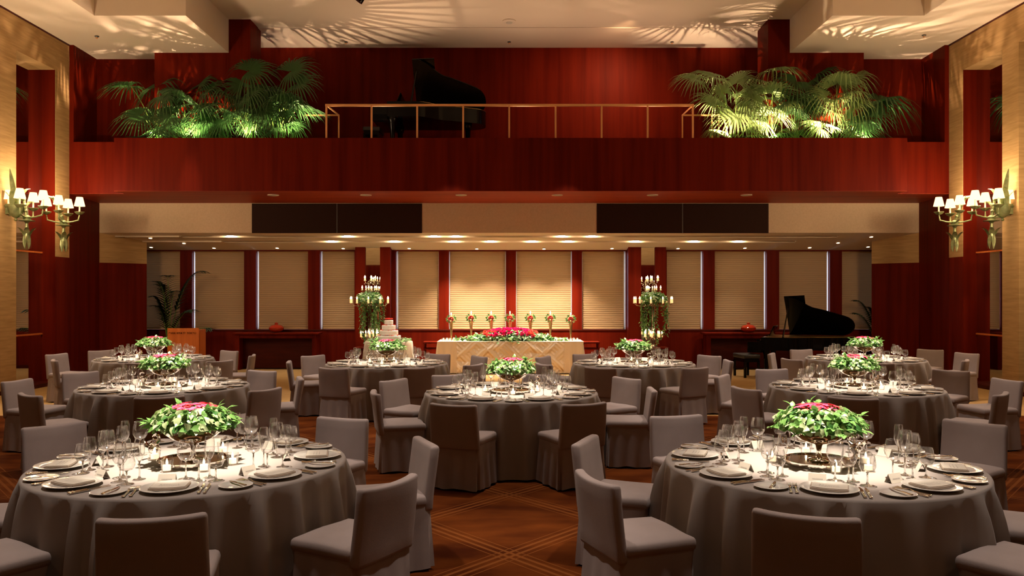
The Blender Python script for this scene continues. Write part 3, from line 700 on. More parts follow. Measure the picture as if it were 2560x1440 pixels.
def knife_(L, bw):
    m = MB(); m.rbox((0, -L * .27, .006), (.013, L * .46, .009), .004, (1, 3, 1), lambda x, y, z: (x * (1 + .25 * abs(y + L * .27) / (L * .23)), y, z))
    b = MB(); b.prism([(-bw * .35, -L * .05), (bw * .5, -L * .04), (bw * .62, L * .25), (bw * .3, L * .46), (-bw * .15, L * .5), (-bw * .35, L * .3)], .004, .0065)
    return [('handle', m.mesh('handle', M_steel)), ('blade', b.mesh('blade', M_steel, 0))]
KNIFE = knife_(.225, .018); BUTTER = knife_(.165, .017)
def fork_(L):
    h = MB().rbox((0, -L * .22, .006), (.010, L * .58, .006), .0028, (1, 5, 1), lambda x, y, z: (x * (1 + .9 * max(0, -(y + L * .30) / (L * .2))), y, z + .008 * max(0, (y + L * .02) / (L * .1)) ** 2))
    t = MB(); t.rbox((0, L * .16, .012), (.024, L * .16, .004), .0018, (1, 2, 1), lambda x, y, z: (x * (1 if y > L * .12 else .75), y, z - .004 * (y - L * .16) / (L * .08)))
    for i in range(4): t.tube([(-.0095 + .0063 * i, L * .23, .009), (-.0095 + .0063 * i, L * .34, .006), (-.0095 + .0063 * i, L * .48, .012)], [.002, .002, .0011], 5)
    return [('handle', h.mesh('handle', M_steel)), ('tines', t.mesh('tines', M_steel))]
FORK = fork_(.205)
def glass_(prof, H, rb):
    # bowl, stem and foot
    zb = prof[0][1]
    bowl = MB().lathe(prof, 24, cap0=False, cap1=False).lathe([(prof[-1][0], prof[-1][1]), (prof[-1][0] - .0012, prof[-1][1] + .0006), (prof[-1][0] - .0022, prof[-1][1] - .0006)], 24, cap0=False, cap1=False)
    stem = MB().lathe([(.0085, .008), (.0042, .02), (.0038, zb * .6), (.0045, zb - .006), (.009, zb + .002)], 10)
    foot = MB().lathe([(rb, 0), (rb, .0018), (rb * .55, .0035), (.0085, .009)], 24)
    return [('bowl', bowl.mesh('bowl', M_glass)), ('stem', stem.mesh('stem', M_crystal)), ('foot', foot.mesh('foot', M_glass))]
G_RED = glass_([(.006, .098), (.030, .108), (.044, .132), (.046, .150), (.041, .185), (.035, .212)], .212, .038)
G_WHT = glass_([(.006, .092), (.026, .100), (.037, .120), (.038, .135), (.034, .165), (.029, .188)], .188, .034)
G_FLU = glass_([(.005, .100), (.016, .112), (.026, .140), (.028, .165), (.026, .205), (.022, .228)], .228, .033)
G_WAT = glass_([(.006, .070), (.032, .078), (.043, .100), (.043, .120), (.038, .150), (.034, .165)], .165, .037)
pc = MB().prism([(0, 0), (0, 0), (0, 0)], 0, 0) if False else MB()
pc.add([(-.045, -.024, 0), (.045, -.024, 0), (.045, 0, .048), (-.045, 0, .048), (-.045, .024, 0), (.045, .024, 0), (-.045, -.0226, 0), (.045, -.0226, 0), (.045, 0, .0462), (-.045, 0, .0462), (-.045, .0226, 0), (.045, .0226, 0)],
       [(0, 1, 2, 3), (3, 2, 5, 4), (7, 6, 9, 8), (8, 9, 10, 11), (0, 6, 7, 1), (4, 5, 11, 10), (1, 7, 8, 2), (2, 8, 11, 5), (0, 3, 9, 6), (3, 4, 10, 9)])
pl = MB(); x = -.026
while x < .024:
    wv = R.uniform(.002, .006); f = .38; pl.add([(x, -.024 * (1 - f) - .0006, .048 * f), (x + wv, -.024 * (1 - f) - .0006, .048 * f), (x + wv, -.024 * (1 - f - .12) - .0006, .048 * (f + .12)), (x, -.024 * (1 - f - .12) - .0006, .048 * (f + .12))], [(0, 1, 2, 3)]); x += wv + .0018
NAME = [('card', pc.mesh('card', M_paper, 0)), ('printed_lines', pl.mesh('lines', M_ink, 0))]
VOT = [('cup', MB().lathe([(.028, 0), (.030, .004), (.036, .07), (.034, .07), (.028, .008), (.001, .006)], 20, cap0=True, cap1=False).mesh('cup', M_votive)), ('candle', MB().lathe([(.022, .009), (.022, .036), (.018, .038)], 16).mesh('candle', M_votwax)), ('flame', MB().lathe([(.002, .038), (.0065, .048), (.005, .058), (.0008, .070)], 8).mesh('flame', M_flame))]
TRAY = [('rim', MB().lathe([(.202, 0), (.206, .004), (.206, .024), (.202, .026), (.198, .022), (.198, .014)], 40, cap0=True, cap1=False).mesh('rim', M_silver)), ('mirror_plate', MB().lathe([(.198, .012), (.197, .0165), (.001, .0165)], 40, cap0=False).mesh('mp', M_tray))]
BOWL = [('bowl', MB().lathe([(.02, .098), (.06, .106), (.12, .130), (.165, .165), (.190, .205), (.196, .215), (.190, .213), (.160, .172), (.115, .138), (.05, .114), (.001, .110)], 40, cap0=True, cap1=False).mesh('bowl', M_silver)),
        ('stem', MB().lathe([(.022, .016), (.016, .03), (.014, .06), (.020, .09), (.026, .100)], 16).mesh('stem', M_silver)), ('foot', MB().lathe([(.066, 0), (.068, .006), (.05, .012), (.022, .018)], 28).mesh('foot', M_silver))]
def arrangement(seed, R0=.262, H0=.110, nl=900, zc=.232):
    r = random.Random(seed); m = MB()
    for k in range(nl):
        a = r.uniform(0, 2 * pi); ph = r.uniform(-.22, 1.0)
        ph = ph * pi / 2; q = R0 * r.uniform(.80, 1.0)
        c = Vector((cos(a) * cos(ph) * q, sin(a) * cos(ph) * q, zc + (H0 * sin(ph) if ph > 0 else .075 * sin(ph)) * r.uniform(.85, 1.05)))
        if ph > 1.05: continue
        n = Vector((cos(a) * cos(ph), sin(a) * cos(ph), sin(ph) + .45)).normalized()
        d = Vector((r.uniform(-1, 1), r.uniform(-1, 1), r.uniform(-.9, .25) if ph > .15 else r.uniform(-.35, .4))) + Vector((cos(a), sin(a), 0)) * .6
        m.mi = r.choice((0, 1, 1, 1, 2, 2)); L = r.uniform(.034, .060)  # random leaf tones; extra pale ones stand in for glossy highlights
        m.leaf(c - d.normalized() * L * .4, d, n, L, L * r.uniform(.7, .9), r.uniform(.1, .6))
    m.mi = 1
    for k in range(16):                                      # loose sprays that stand out of the outline
        a = r.uniform(0, 2 * pi); e = r.uniform(-.3, 1.0); d = Vector((cos(a) * cos(e), sin(a) * cos(e), sin(e)))
        p = Vector((0, 0, zc)) + Vector((d.x * R0, d.y * R0, d.z * H0)) * .9
        for j in range(3): m.leaf(p + d * .018 * j, d + Vector((r.uniform(-.7, .7), r.uniform(-.7, .7), .2)), Vector((0, 0, 1)), .05, .036, .3)
    core = MB().lathe([(.14, .185), (.19, .205), (.20, .245), (.16, .29), (.02, .31)], 20, (0, 0, 0))
    b = MB()
    for k in range(95):
        a = r.uniform(0, 2 * pi); q = .128 * sqrt(r.random()); c = Vector((q * cos(a), q * sin(a), zc + H0 * (.98 - .7 * (q / R0) ** 2) + r.uniform(-.01, .012)))
        b.mi = r.choice((0, 1, 1)); n = Vector((q * cos(a) * 3, q * sin(a) * 3, 1)).normalized()
        for j in range(5):
            t = 2 * pi * j / 5 + a; u = n.orthogonal(); v = n.cross(u); d = u * cos(t) + v * sin(t) + n * .45
            b.leaf(c, d, n, .023, .022, .2)
    return [('foliage', m.mesh('foliage', [M_leafA, M_leafB, M_leafC], 60)), ('moss_core', core.mesh('core', M_leafA)), ('pink_blossoms', b.mesh('blossoms', [M_red, M_pink], 60), 'pink and red blossoms in the middle')]
ARR = [arrangement(k + 40) for k in range(3)]
def ornament():
    b = MB().lathe([(.034, 0), (.036, .006), (.018, .014), (.012, .03)], 18)
    s = MB().sphere((0, 0, .062), .036, 14, 10, (1, .8, .95)).tube([(.02, 0, .085), (.045, 0, .105), (.04, 0, .135), (.015, 0, .145), (-.008, 0, .135)], [.016, .012, .010, .011, .005], 8)
    wgs = MB()
    for sg in (-1, 1): wgs.tube([(.02, sg * .026, .06), (-.02, sg * .04, .085), (-.05, sg * .034, .115), (-.06, sg * .02, .10)], [.008, .014, .009, .003], 8)
    return [('body', s.mesh('body', M_silver)), ('wings', wgs.mesh('wings', M_silver)), ('base', b.mesh('base', M_silver))]
ORN = ornament()

# ------------------------------------------------------------------ round tables, settings, chairs
SEATN = ['front', 'front piano-side', 'piano-side', 'back piano-side', 'back', 'back lectern-side', 'lectern-side', 'front lectern-side']
# name, x, y, phase of the settings (deg), chairs (picture x, picture y of the middle of the back's top edge)
TABLES = [
 ('front lectern-side table', -1.90, 4.93, 12, [(392, 1280), (972, 1203), (1063, 1105), (858, 1046), (138, 1062), 'p-82', 'p-35,1.30']),
 ('front piano-side table', 1.85, 4.90, -17, [(2016, 1278), (1495, 1195), (1465, 1100), (1688, 1040), (2437, 1056), 'p73', 'p33,1.34']),
 ('middle lectern-side table', -3.82, 9.10, 18, [(42, 951), (110, 983), (203, 931), (397, 991), (662, 973), (748, 945), (655, 927)]),
 ('middle piano-side table', 3.79, 9.0, -21, [(1930, 923), (1863, 970), (1807, 939), (2133, 988), (2378, 926), (2418, 978), (2515, 949)]),
 ('far lectern-side table', -5.67, 13.1, 12, [(142, 885), (170, 899), (255, 876), (360, 903), (549, 902), (629, 888), (573, 877)]),
 ('far piano-side table', 5.66, 13.05, -12, [(1929, 884), (2004, 874), (1981, 898), (2190, 905), (2350, 898), (2326, 874), (2418, 883)]),
 ('centre table', .02, 8.56, 22.5, [(1142, 1008), (1457, 1007), (950, 980), (983, 950), (1628, 973), (1565, 945), (1123, 937), (1350, 936)]),
 ('back table by the cake', -1.82, 12.2, 22.5, [(781, 889), (745, 904), (856, 917), (1038, 918), (1184, 911), (1198, 891), (1096, 885)]),
 ('back table by the candelabra', 1.85, 12.2, 22.5, [(1507, 918), (1715, 917), (1360, 910), (1358, 892), (1463, 885), (1775, 889), (1818, 901)]),
]
for ti, (tn, tx, ty, ph, chairs) in enumerate(TABLES):
    o = spawn('tablecloth', 'taupe floor-length round cloth covering the ' + tn, 'tablecloth', CLOTHS[ti % 3], (tx, ty, 0), ti * .7, 'round banquet cloths')
    used = set()
    lst = []
    for c in chairs:
        if isinstance(c, str):
            q = c[1:].split(','); a = radians(float(q[0])); br_ = float(q[1]) if len(q) > 1 else 1.42; bx, by = tx + br_ * sin(a), ty - br_ * cos(a)
        else:
            by = (HC - .772) * FP / (c[1] - CY); bx = X(c[0], by)
        lst.append((bx, by, atan2(bx - tx, -(by - ty))))
    lst.sort(key=lambda q: q[2])
    best = min(range(8), key=lambda s0: 0)
    idx = {}
    for q in sorted(lst, key=lambda q: abs(((q[2] - radians(ph)) / (pi / 4)) - round((q[2] - radians(ph)) / (pi / 4)))):
        want = round((q[2] - radians(ph * .35)) / (pi / 4)) % 8
        for dlt in (0, 1, -1, 2, -2, 3, -3, 4):
            if (want + dlt) % 8 not in used: used.add((want + dlt) % 8); idx[q] = (want + dlt) % 8; break
    for k, q in enumerate(lst):
        bx, by, a = q; d = Vector((tx - bx, ty - by)); rr = d.length; d.normalize()
        rr0 = rr; off = .25 - max(0, 1.40 - rr)
        rz = atan2(d.y, d.x) - pi / 2 + R.uniform(-.06, .06)
        cx_, cy_ = bx + d.x * off, by + d.y * off
        spawn('banquet_chair', 'taupe slip-covered chair at the %s place of the %s' % (SEATN[idx[q]], tn), 'chair', CHAIRS[k % 4], (cx_, cy_, 0), rz, 'slip-covered banquet chairs')
    def at(r, t, a):
        u = (sin(a), -cos(a)); rt = (-u[1], u[0]); return (tx + u[0] * r + rt[0] * t, ty + u[1] * r + rt[1] * t)
    for s in range(8):
        a = radians(ph + 45 * s); sn = SEATN[s] + ' place of the ' + tn; z = TZ + .001
        def put(nm, lab, cat, kit, r, t, dz=0, rot=0, grp=None, jit=.004):
            p = at(r + R.uniform(-jit, jit), t + R.uniform(-jit, jit), a)
            return spawn(nm, lab + ' at the ' + sn, cat, kit, (p[0], p[1], z + dz), a + rot, grp)
        jr = R.uniform(-.12, .12)
        pr, pt = .725 + R.uniform(-.004, .004), R.uniform(-.006, .006)
        put('dinner_plate', 'large white plate', 'plate', plate, pr, pt, 0, 0, 'dinner plates', 0)
        put('folded_napkin', 'folded sand napkin', 'napkin', nap, pr, pt, .0, jr, 'napkins on the plates', 0)
        put('menu_card', 'cream printed menu', 'menu', MENU, pr, pt, .0, jr, 'menu cards on the napkins', 0)
        put('bread_plate', 'small side plate', 'plate', bread, .745, -.285, 0, 0, 'bread plates')
        put('butter_knife', 'butter knife', 'knife', BUTTER, .745, -.270, .0125, -.25 + R.uniform(-.2, .2), 'butter knives')
        put('dinner_fork', 'inner fork', 'fork', FORK, .735, -.163, 0, R.uniform(-.03, .03), 'forks')
        put('dinner_fork', 'outer fork', 'fork', FORK, .742, -.190, 0, R.uniform(-.03, .03), 'forks')
        put('table_knife', 'inner knife', 'knife', KNIFE, .735, .160, 0, R.uniform(-.03, .03), 'knives')
        put('table_knife', 'outer knife', 'knife', KNIFE, .738, .183, 0, R.uniform(-.03, .03), 'knives')
        put('red_wine_glass', 'large red-wine glass', 'glass', G_RED, .47, .045, 0, 0, 'red-wine glasses', .012)
        put('white_wine_glass', 'smaller white-wine glass', 'glass', G_WHT, .535, .115, 0, 0, 'white-wine glasses', .01)
        put('champagne_flute', 'slim champagne flute', 'glass', G_FLU, .455, .150, 0, 0, 'champagne flutes', .01)
        put('water_goblet', 'short water goblet', 'glass', G_WAT, .550, .205, 0, 0, 'water goblets', .01)
        put('name_card', 'folded name card', 'card', NAME, .545, -.04, 0, R.uniform(-.12, .12), 'name cards')
    z = TZ + .001
    spawn('mirror_tray', 'round mirror tray in the middle of the ' + tn, 'tray', TRAY, (tx, ty, z), 0, 'mirror trays')
    spawn('silver_bowl', 'footed silver bowl on the tray of the ' + tn, 'bowl', BOWL, (tx, ty, z + .017), 0, 'footed silver bowls')
    spawn('flower_arrangement', 'leafy arrangement with pink blossoms on the ' + tn, 'flowers', ARR[ti % 3], (tx, ty, z + .005), ti * 1.3, 'leafy centrepieces')
    va = [-100, -58, -15, 75, 165]
    vn = ['lectern-front', 'front', 'piano-side', 'back', 'lectern-side']
    for k, q in enumerate(va):
        q = radians(q + ti * 9 % 20); rr = .27 + .03 * (k % 2)
        spawn('votive_candle', '%s votive candle by the flowers of the %s' % (vn[k], tn), 'candle', VOT, (tx + rr * cos(q), ty + rr * sin(q), z), 0, 'votive candles on the round tables')
    q = radians(160 if tx < -.5 else 25)
    spawn('silver_bird', 'small silver bird ornament beside the flowers of the ' + tn, 'ornament', ORN, (tx + .30 * cos(q), ty + .30 * sin(q), z), 1.2 + ti, 'silver bird ornaments')

# ------------------------------------------------------------------ head table
HY, HW, HD = 18.62, 1.62, .42
def head_front():
    n = 420; K = 40
    def per(u):
        # rounded rectangle perimeter, starting at back left, running along left, front, right
        L1, L2 = 2 * HD, 2 * HW; T = 2 * L1 + 2 * L2; s = u * T
        if s < L1: return (-HW, HD - s, -1, 0, s)
        s -= L1
        if s < L2: return (-HW + s, -HD, 0, -1, s)
        s -= L2
        if s < L1: return (HW, -HD + s, 1, 0, s)
        s -= L1; return (HW - s, HD, 0, 1, s)
    def fn(u, v):
        x, y, nx, ny, s = per(u); z = .715 * (1 - v) + .02 * v; t = v
        fold = .022 * (sin(x * 26 + y * 31) + .6 * sin(x * 43 + 1.3)) * t ** .6 + .05 * t
        if ny == -1 and abs(x) < 1.18:
            wq = .9 * sin(3.1 * x + 1) + .6 * sin(7 * x + 4 * z); a = sin((x * 2.2 + z * 3.0) * pi * 1.5 + wq) * .6 + .4 * sin((x * 5.1 + z * 6.4) * pi + 2 * wq); b = sin((x * 2.2 - z * 3.0) * pi * 1.5 + .8 - wq) * .6 + .4 * sin((x * 4.7 - z * 6.1) * pi - wq)
            fold = .07 * t + .045 * max(a, b) * min(1, t * 4) + .012 * sin((x + z) * 60) * (1 if a > b else 0) + .010 * sin((x - z) * 60) * (1 if b > a else 0)
        return (x + nx * fold, y + ny * fold, z)
    m = MB().grid(n, K, fn, close=True)
    return m
hk = [('draped_skirt', head_front().mesh('skirt', M_satin, 60)), ('top_cloth', MB().rbox((0, 0, .712), (2 * HW + .02, 2 * HD + .02, .02), .009).mesh('top', M_beigecl))]
spawn('head_table', 'long head table draped in gathered champagne satin', 'table', hk, (X(1276, HY), HY, 0))
HX = X(1276, HY); hz = .7225
for nm, px in (('cake', 1218), ('piano', 1324)):
    spawn('banquet_chair', 'taupe chair behind the head table, ' + nm + ' half', 'chair', CHAIRS[0], (X(px, 19.25), 19.22, 0), pi, 'chairs of the couple')
def garland(nl, fx, seed, Lf=(.07, .11)):
    r = random.Random(seed); m = MB()
    for k in range(nl):
        c, n, d = fx(r); m.mi = r.choice((0, 1, 1, 2)); L = r.uniform(*Lf); m.leaf(c, d, n, L, L * .55, r.uniform(.1, .5))
    return m
def fx(r):
    x = max(-1, min(1, r.gauss(0, .55))) * 1.22; h = .24 * max(.12, 1 - (abs(x) / 1.2) ** 1.7); a = r.uniform(0, pi); w_ = .27 * (1 - .45 * abs(x) / 1.22)
    c = Vector((x, -.14 + w_ * -cos(a), h * sin(a) * r.uniform(.8, 1) + .015)); n = Vector((0, -cos(a), sin(a) + .2)).normalized()
    if c.y < -.38: c.z -= .05 * r.random()
    return c, n, Vector((r.uniform(-1, 1), r.uniform(-1, .3), r.uniform(-.5, .5)))
def rose(m, c, n, r0, rr):
    n = n.normalized(); u = n.orthogonal().normalized(); v = n.cross(u)
    for k, (q, cnt) in enumerate(((.25, 3), (.62, 5), (1.0, 6))):
        for j in range(cnt):
            t = 2 * pi * j / cnt + k * .5 + rr; d = u * cos(t) + v * sin(t)
            m.leaf(c + d * r0 * q * .35 - n * r0 * .25 * q, d * (.5 + .5 * q) + n * (1.3 - .7 * q), d * -1 + n * .3, r0 * 1.05, r0 * 1.25, -.25)
rs = MB(); r = random.Random(5)
for k in range(170):
    x = max(-1, min(1, r.uniform(-1, 1))); a = r.uniform(.30, pi * .93); h = .235 * (1 - .35 * x * x)
    c = Vector((x * .60, -.15 + .22 * -cos(a), h * sin(a) + .045)); n = Vector((x * .3, -cos(a), sin(a)))
    rs.mi = 1 if abs(x) + r.uniform(-.15, .15) > .72 else 0; rose(rs, c, n, .036, r.random() * 6)
core = MB().sphere((0, -.15, .06), .2, 20, 10, (3.0, 1.0, .9))
spawn('floral_garland', 'long garland of leaves and magenta roses on the head table', 'flowers', [('foliage', garland(900, fx, 9).mesh('foliage', [M_leafA, M_leafB, M_leafC], 60)), ('roses', rs.mesh('roses', [M_fuch, M_coral], 60), 'magenta and coral roses'), ('moss_core', MB().lathe([(1, 0), (.9, .12), (.5, .2), (.05, .22)], 24).mesh('core', M_leafA))], (HX, HY, hz))
bpy.data.objects['moss_core'] if False else None
o = [q for q in bpy.data.objects if q.name.startswith('moss_core')][-1]; o.scale = (1.0, .2, .85); o.location = (0, -.14, 0)
TV = [('vase', MB().lathe([(.055, 0), (.05, .008), (.018, .02), (.02, .10), (.030, .26), (.047, .42), (.050, .425), (.045, .42), (.026, .26)], 20, cap1=True).mesh('vase', M_bronzev)), ]
def ball(seed):
    r = random.Random(seed); m = MB(); f = MB()
    for k in range(70):
        d = Vector((r.gauss(0, 1), r.gauss(0, .8), r.gauss(0, .8))).normalized(); m.mi = r.choice((0, 1, 2)); p = Vector((d.x * .085, d.y * .07, .475 + d.z * .06))
        m.leaf(p, d + Vector((r.uniform(-.6, .6), 0, r.uniform(-.6, .3))), d.orthogonal(), .05, .03, .3)
    for k in range(16):
        d = Vector((r.gauss(0, .6), -abs(r.gauss(0, 1)) - .2, r.gauss(0, .7))).normalized(); rose(f, Vector((d.x * .05, d.y * .075, .465 + d.z * .055)), d, .022, k)
    return m.mesh('leaves', [M_leafA, M_leafB, M_leafC], 60), f.mesh('petals', M_red, 60)
LV, RD = ball(3)
CN = [('candle', MB().lathe([(.012, .42), (.012, .565)], 10).mesh('cn', M_wax)), ('flame', MB().lathe([(.002, .565), (.0105, .58), (.008, .60), (.001, .622)], 8).mesh('fl', M_flame))]
ord7 = ['first', 'second', 'third', 'fourth', 'fifth', 'sixth', 'seventh']
for k, px in enumerate((1128, 1178, 1228, 1275, 1326, 1376, 1427)):
    yv = HY + .30 if 0 < k < 6 else HY + .02
    zt = Z(841, HY)
    spawn('trumpet_vase', 'bronze trumpet vase with red flowers and taper, %s from the cake end' % ord7[k], 'vase', TV + [('leaves', LV), ('red_blossoms', RD)] + CN, (X(px, yv), yv, hz), 0, 'trumpet vases on the head table', 1.06 if 0 < k < 6 else 1.02)
for k in range(12):
    sd = -1 if k < 6 else 1; i = k % 6; x = HX + sd * (1.50 - .075 * i); y = HY - .30 + .10 * (i % 2) + .05 * (i // 3)
    spawn('votive_candle', '%s votive candle from the %s end of the head table' % (ord7[i], 'cake' if sd < 0 else 'piano'), 'candle', VOT, (x, y, hz), 0, 'votive candles on the head table')

# ------------------------------------------------------------------ wedding cake
CYk, CXk = 18.05, X(972, 18.05)
spawn('tablecloth', 'small round cream cloth under the wedding cake', 'tablecloth', cloth_mesh('cakecloth', .52, .735, 15, 77, .05, .025, M_beigecl), (CXk, CYk, 0))
def gx(r):
    a = r.uniform(0, 2 * pi); q = r.uniform(.31, .50); return Vector((q * cos(a), q * sin(a), r.uniform(.0, .05))), Vector((cos(a) * .4, sin(a) * .4, 1)), Vector((r.uniform(-1, 1), r.uniform(-1, 1), .15))
spawn('leaf_wreath', 'green leaf wreath lying round the wedding cake', 'wreath', garland(420, gx, 21, (.05, .08)).mesh('wreath', [M_leafA, M_leafB, M_leafC], 60), (CXk, CYk, .738))
ck = [('stand', MB().lathe([(.30, 0), (.30, .02), (.28, .03)], 36).mesh('stand', M_silver))]
zz = .03; petal = MB()
for k, rr in enumerate((.262, .205, .150, .095)):
    ck.append(('tier', MB().lathe([(rr * .99, 0), (rr, .004), (rr, .085), (rr - .008, .094), (.001, .094)], 60, (0, 0, zz), wob=lambda a, z: 1 + .012 * abs(sin(a * 22))).mesh('tier', M_icing)))
    rn = (.205, .150, .095, .0)[k]; r = random.Random(k)
    for i in range(int(70 * (rr + .05))):
        a = r.uniform(0, 2 * pi); q = r.uniform(rn + .012, rr - .008) if k < 3 else .075 * sqrt(r.random())
        rose(petal, Vector((q * cos(a), q * sin(a), zz + .098 + (.02 if k == 3 else 0))), Vector((0, 0, 1)), .014 if k < 3 else .026, i)
    zz += .112 if k < 3 else 0
ck.append(('red_petals', petal.mesh('petals', [M_coral], 60), 'red petals on the tiers'))
spawn('wedding_cake', 'white four-tier wedding cake with red petals', 'cake', ck, (CXk, CYk, .738))

# ------------------------------------------------------------------ ivy candelabra
def candelabra_kit(seed):
    r = random.Random(seed); base = MB().lathe([(.17, 0), (.17, .02), (.10, .04), (.06, .06)], 28)
    for s in range(4):
        a = pi / 4 + s * pi / 2; base.tube([(.03 * cos(a), .03 * sin(a), .05 + .0), (.032 * cos(a), .032 * sin(a), 1.1)], .009, 6)
    kit = [('stem', base.mesh('stem', M_silver))]
    arms = MB(); cand = []
    tiers = [(.20, .22, 7, .09, .018), (.44, 1.00, 10, .10, .019), (.17, 1.30, 5, .05, .014), (.13, 1.52, 5, .06, .014)]
    for ti, (rad, z, n, ch, cr) in enumerate(tiers):
        for i in range(n):
            a = 2 * pi * (i + .3 * ti) / n; e = Vector((rad * cos(a), rad * sin(a), z))
            arms.tube([(.02 * cos(a), .02 * sin(a), z + .0), (rad * .4 * cos(a), rad * .4 * sin(a), z - .07), (rad * .85 * cos(a), rad * .85 * sin(a), z - .05), tuple(e)], .006, 6)
            arms.lathe([(.005, -.01), (.032, .004), (.034, .008), (.005, .004)], 12, tuple(e))
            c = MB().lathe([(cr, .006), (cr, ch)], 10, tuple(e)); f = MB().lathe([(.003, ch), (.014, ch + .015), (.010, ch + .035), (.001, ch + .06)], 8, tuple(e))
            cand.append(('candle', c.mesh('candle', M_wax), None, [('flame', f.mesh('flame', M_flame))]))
    arms.tube([(0, 0, .95), (0, 0, 1.55)], .012, 8)
    for k in range(26):                                                  # crystal drops
        a = r.uniform(0, 2 * pi); q = r.uniform(.03, .14); arms.sphere((q * cos(a), q * sin(a), r.uniform(1.28, 1.5)), .011, 6, 4)
    kit.append(('arms', arms.mesh('arms', M_silver))); kit += cand
    iv = MB()
    for k in range(760):                                                 # crown of leaves
        a = r.uniform(0, 2 * pi); ph = r.uniform(-.5, 1.2); q = .33 * r.uniform(.55, 1)
        iv.mi = r.choice((0, 1, 1, 2)); c = Vector((q * cos(a) * cos(ph), q * sin(a) * cos(ph), 1.10 + .15 * sin(ph)))
        iv.leaf(c, Vector((r.uniform(-1, 1), r.uniform(-1, 1), r.uniform(-.6, .5))), Vector((cos(a), sin(a), .7)), .065, .042, .3)
    for s in range(15):                                                  # trailing strands
        a = r.uniform(0, 2 * pi); q = r.uniform(.16, .37); Ln = r.uniform(.45, 1.05); p = Vector((q * cos(a), q * sin(a), 1.02))
        for k in range(int(Ln * 42)):
            t = k / 42; c = p + Vector((.03 * sin(9 * t + s), .03 * cos(7 * t + s), -t)); iv.mi = r.choice((0, 1, 1))
            if c.z < .02: break
            iv.leaf(c, Vector((r.uniform(-1, 1), r.uniform(-1, 1), -.5)), Vector((cos(a), sin(a), .3)), .055, .036, .3)
    kit.append(('ivy', iv.mesh('ivy', [M_leafA, M_leafB, M_leafC], 60)))
    return kit
for s, px, nm, sd in ((-1, 924, 'beside the wedding cake', 4), (1, 1633, 'between the head table and the red vase', 8)):
    yk = 18.85; xk = X(px, yk); pw = .29
    ped = MB().box(-pw, pw, -.26, .26, .0, .53).mesh('ped', M_wooddk, 0); ptop = MB().rbox((0, 0, .545), (2 * pw + .06, .58, .03), .006).mesh('pt', M_wood)
    spawn('pedestal', 'dark wood pedestal under the candelabra ' + nm, 'pedestal', [('body', ped), ('top', ptop)], (xk, yk, 0), group='candelabra pedestals')
    spawn('ivy_candelabra', 'tall silver candelabra trailing ivy ' + nm, 'candelabra', candelabra_kit(sd), (xk, yk, .56), sd, 'ivy candelabra')

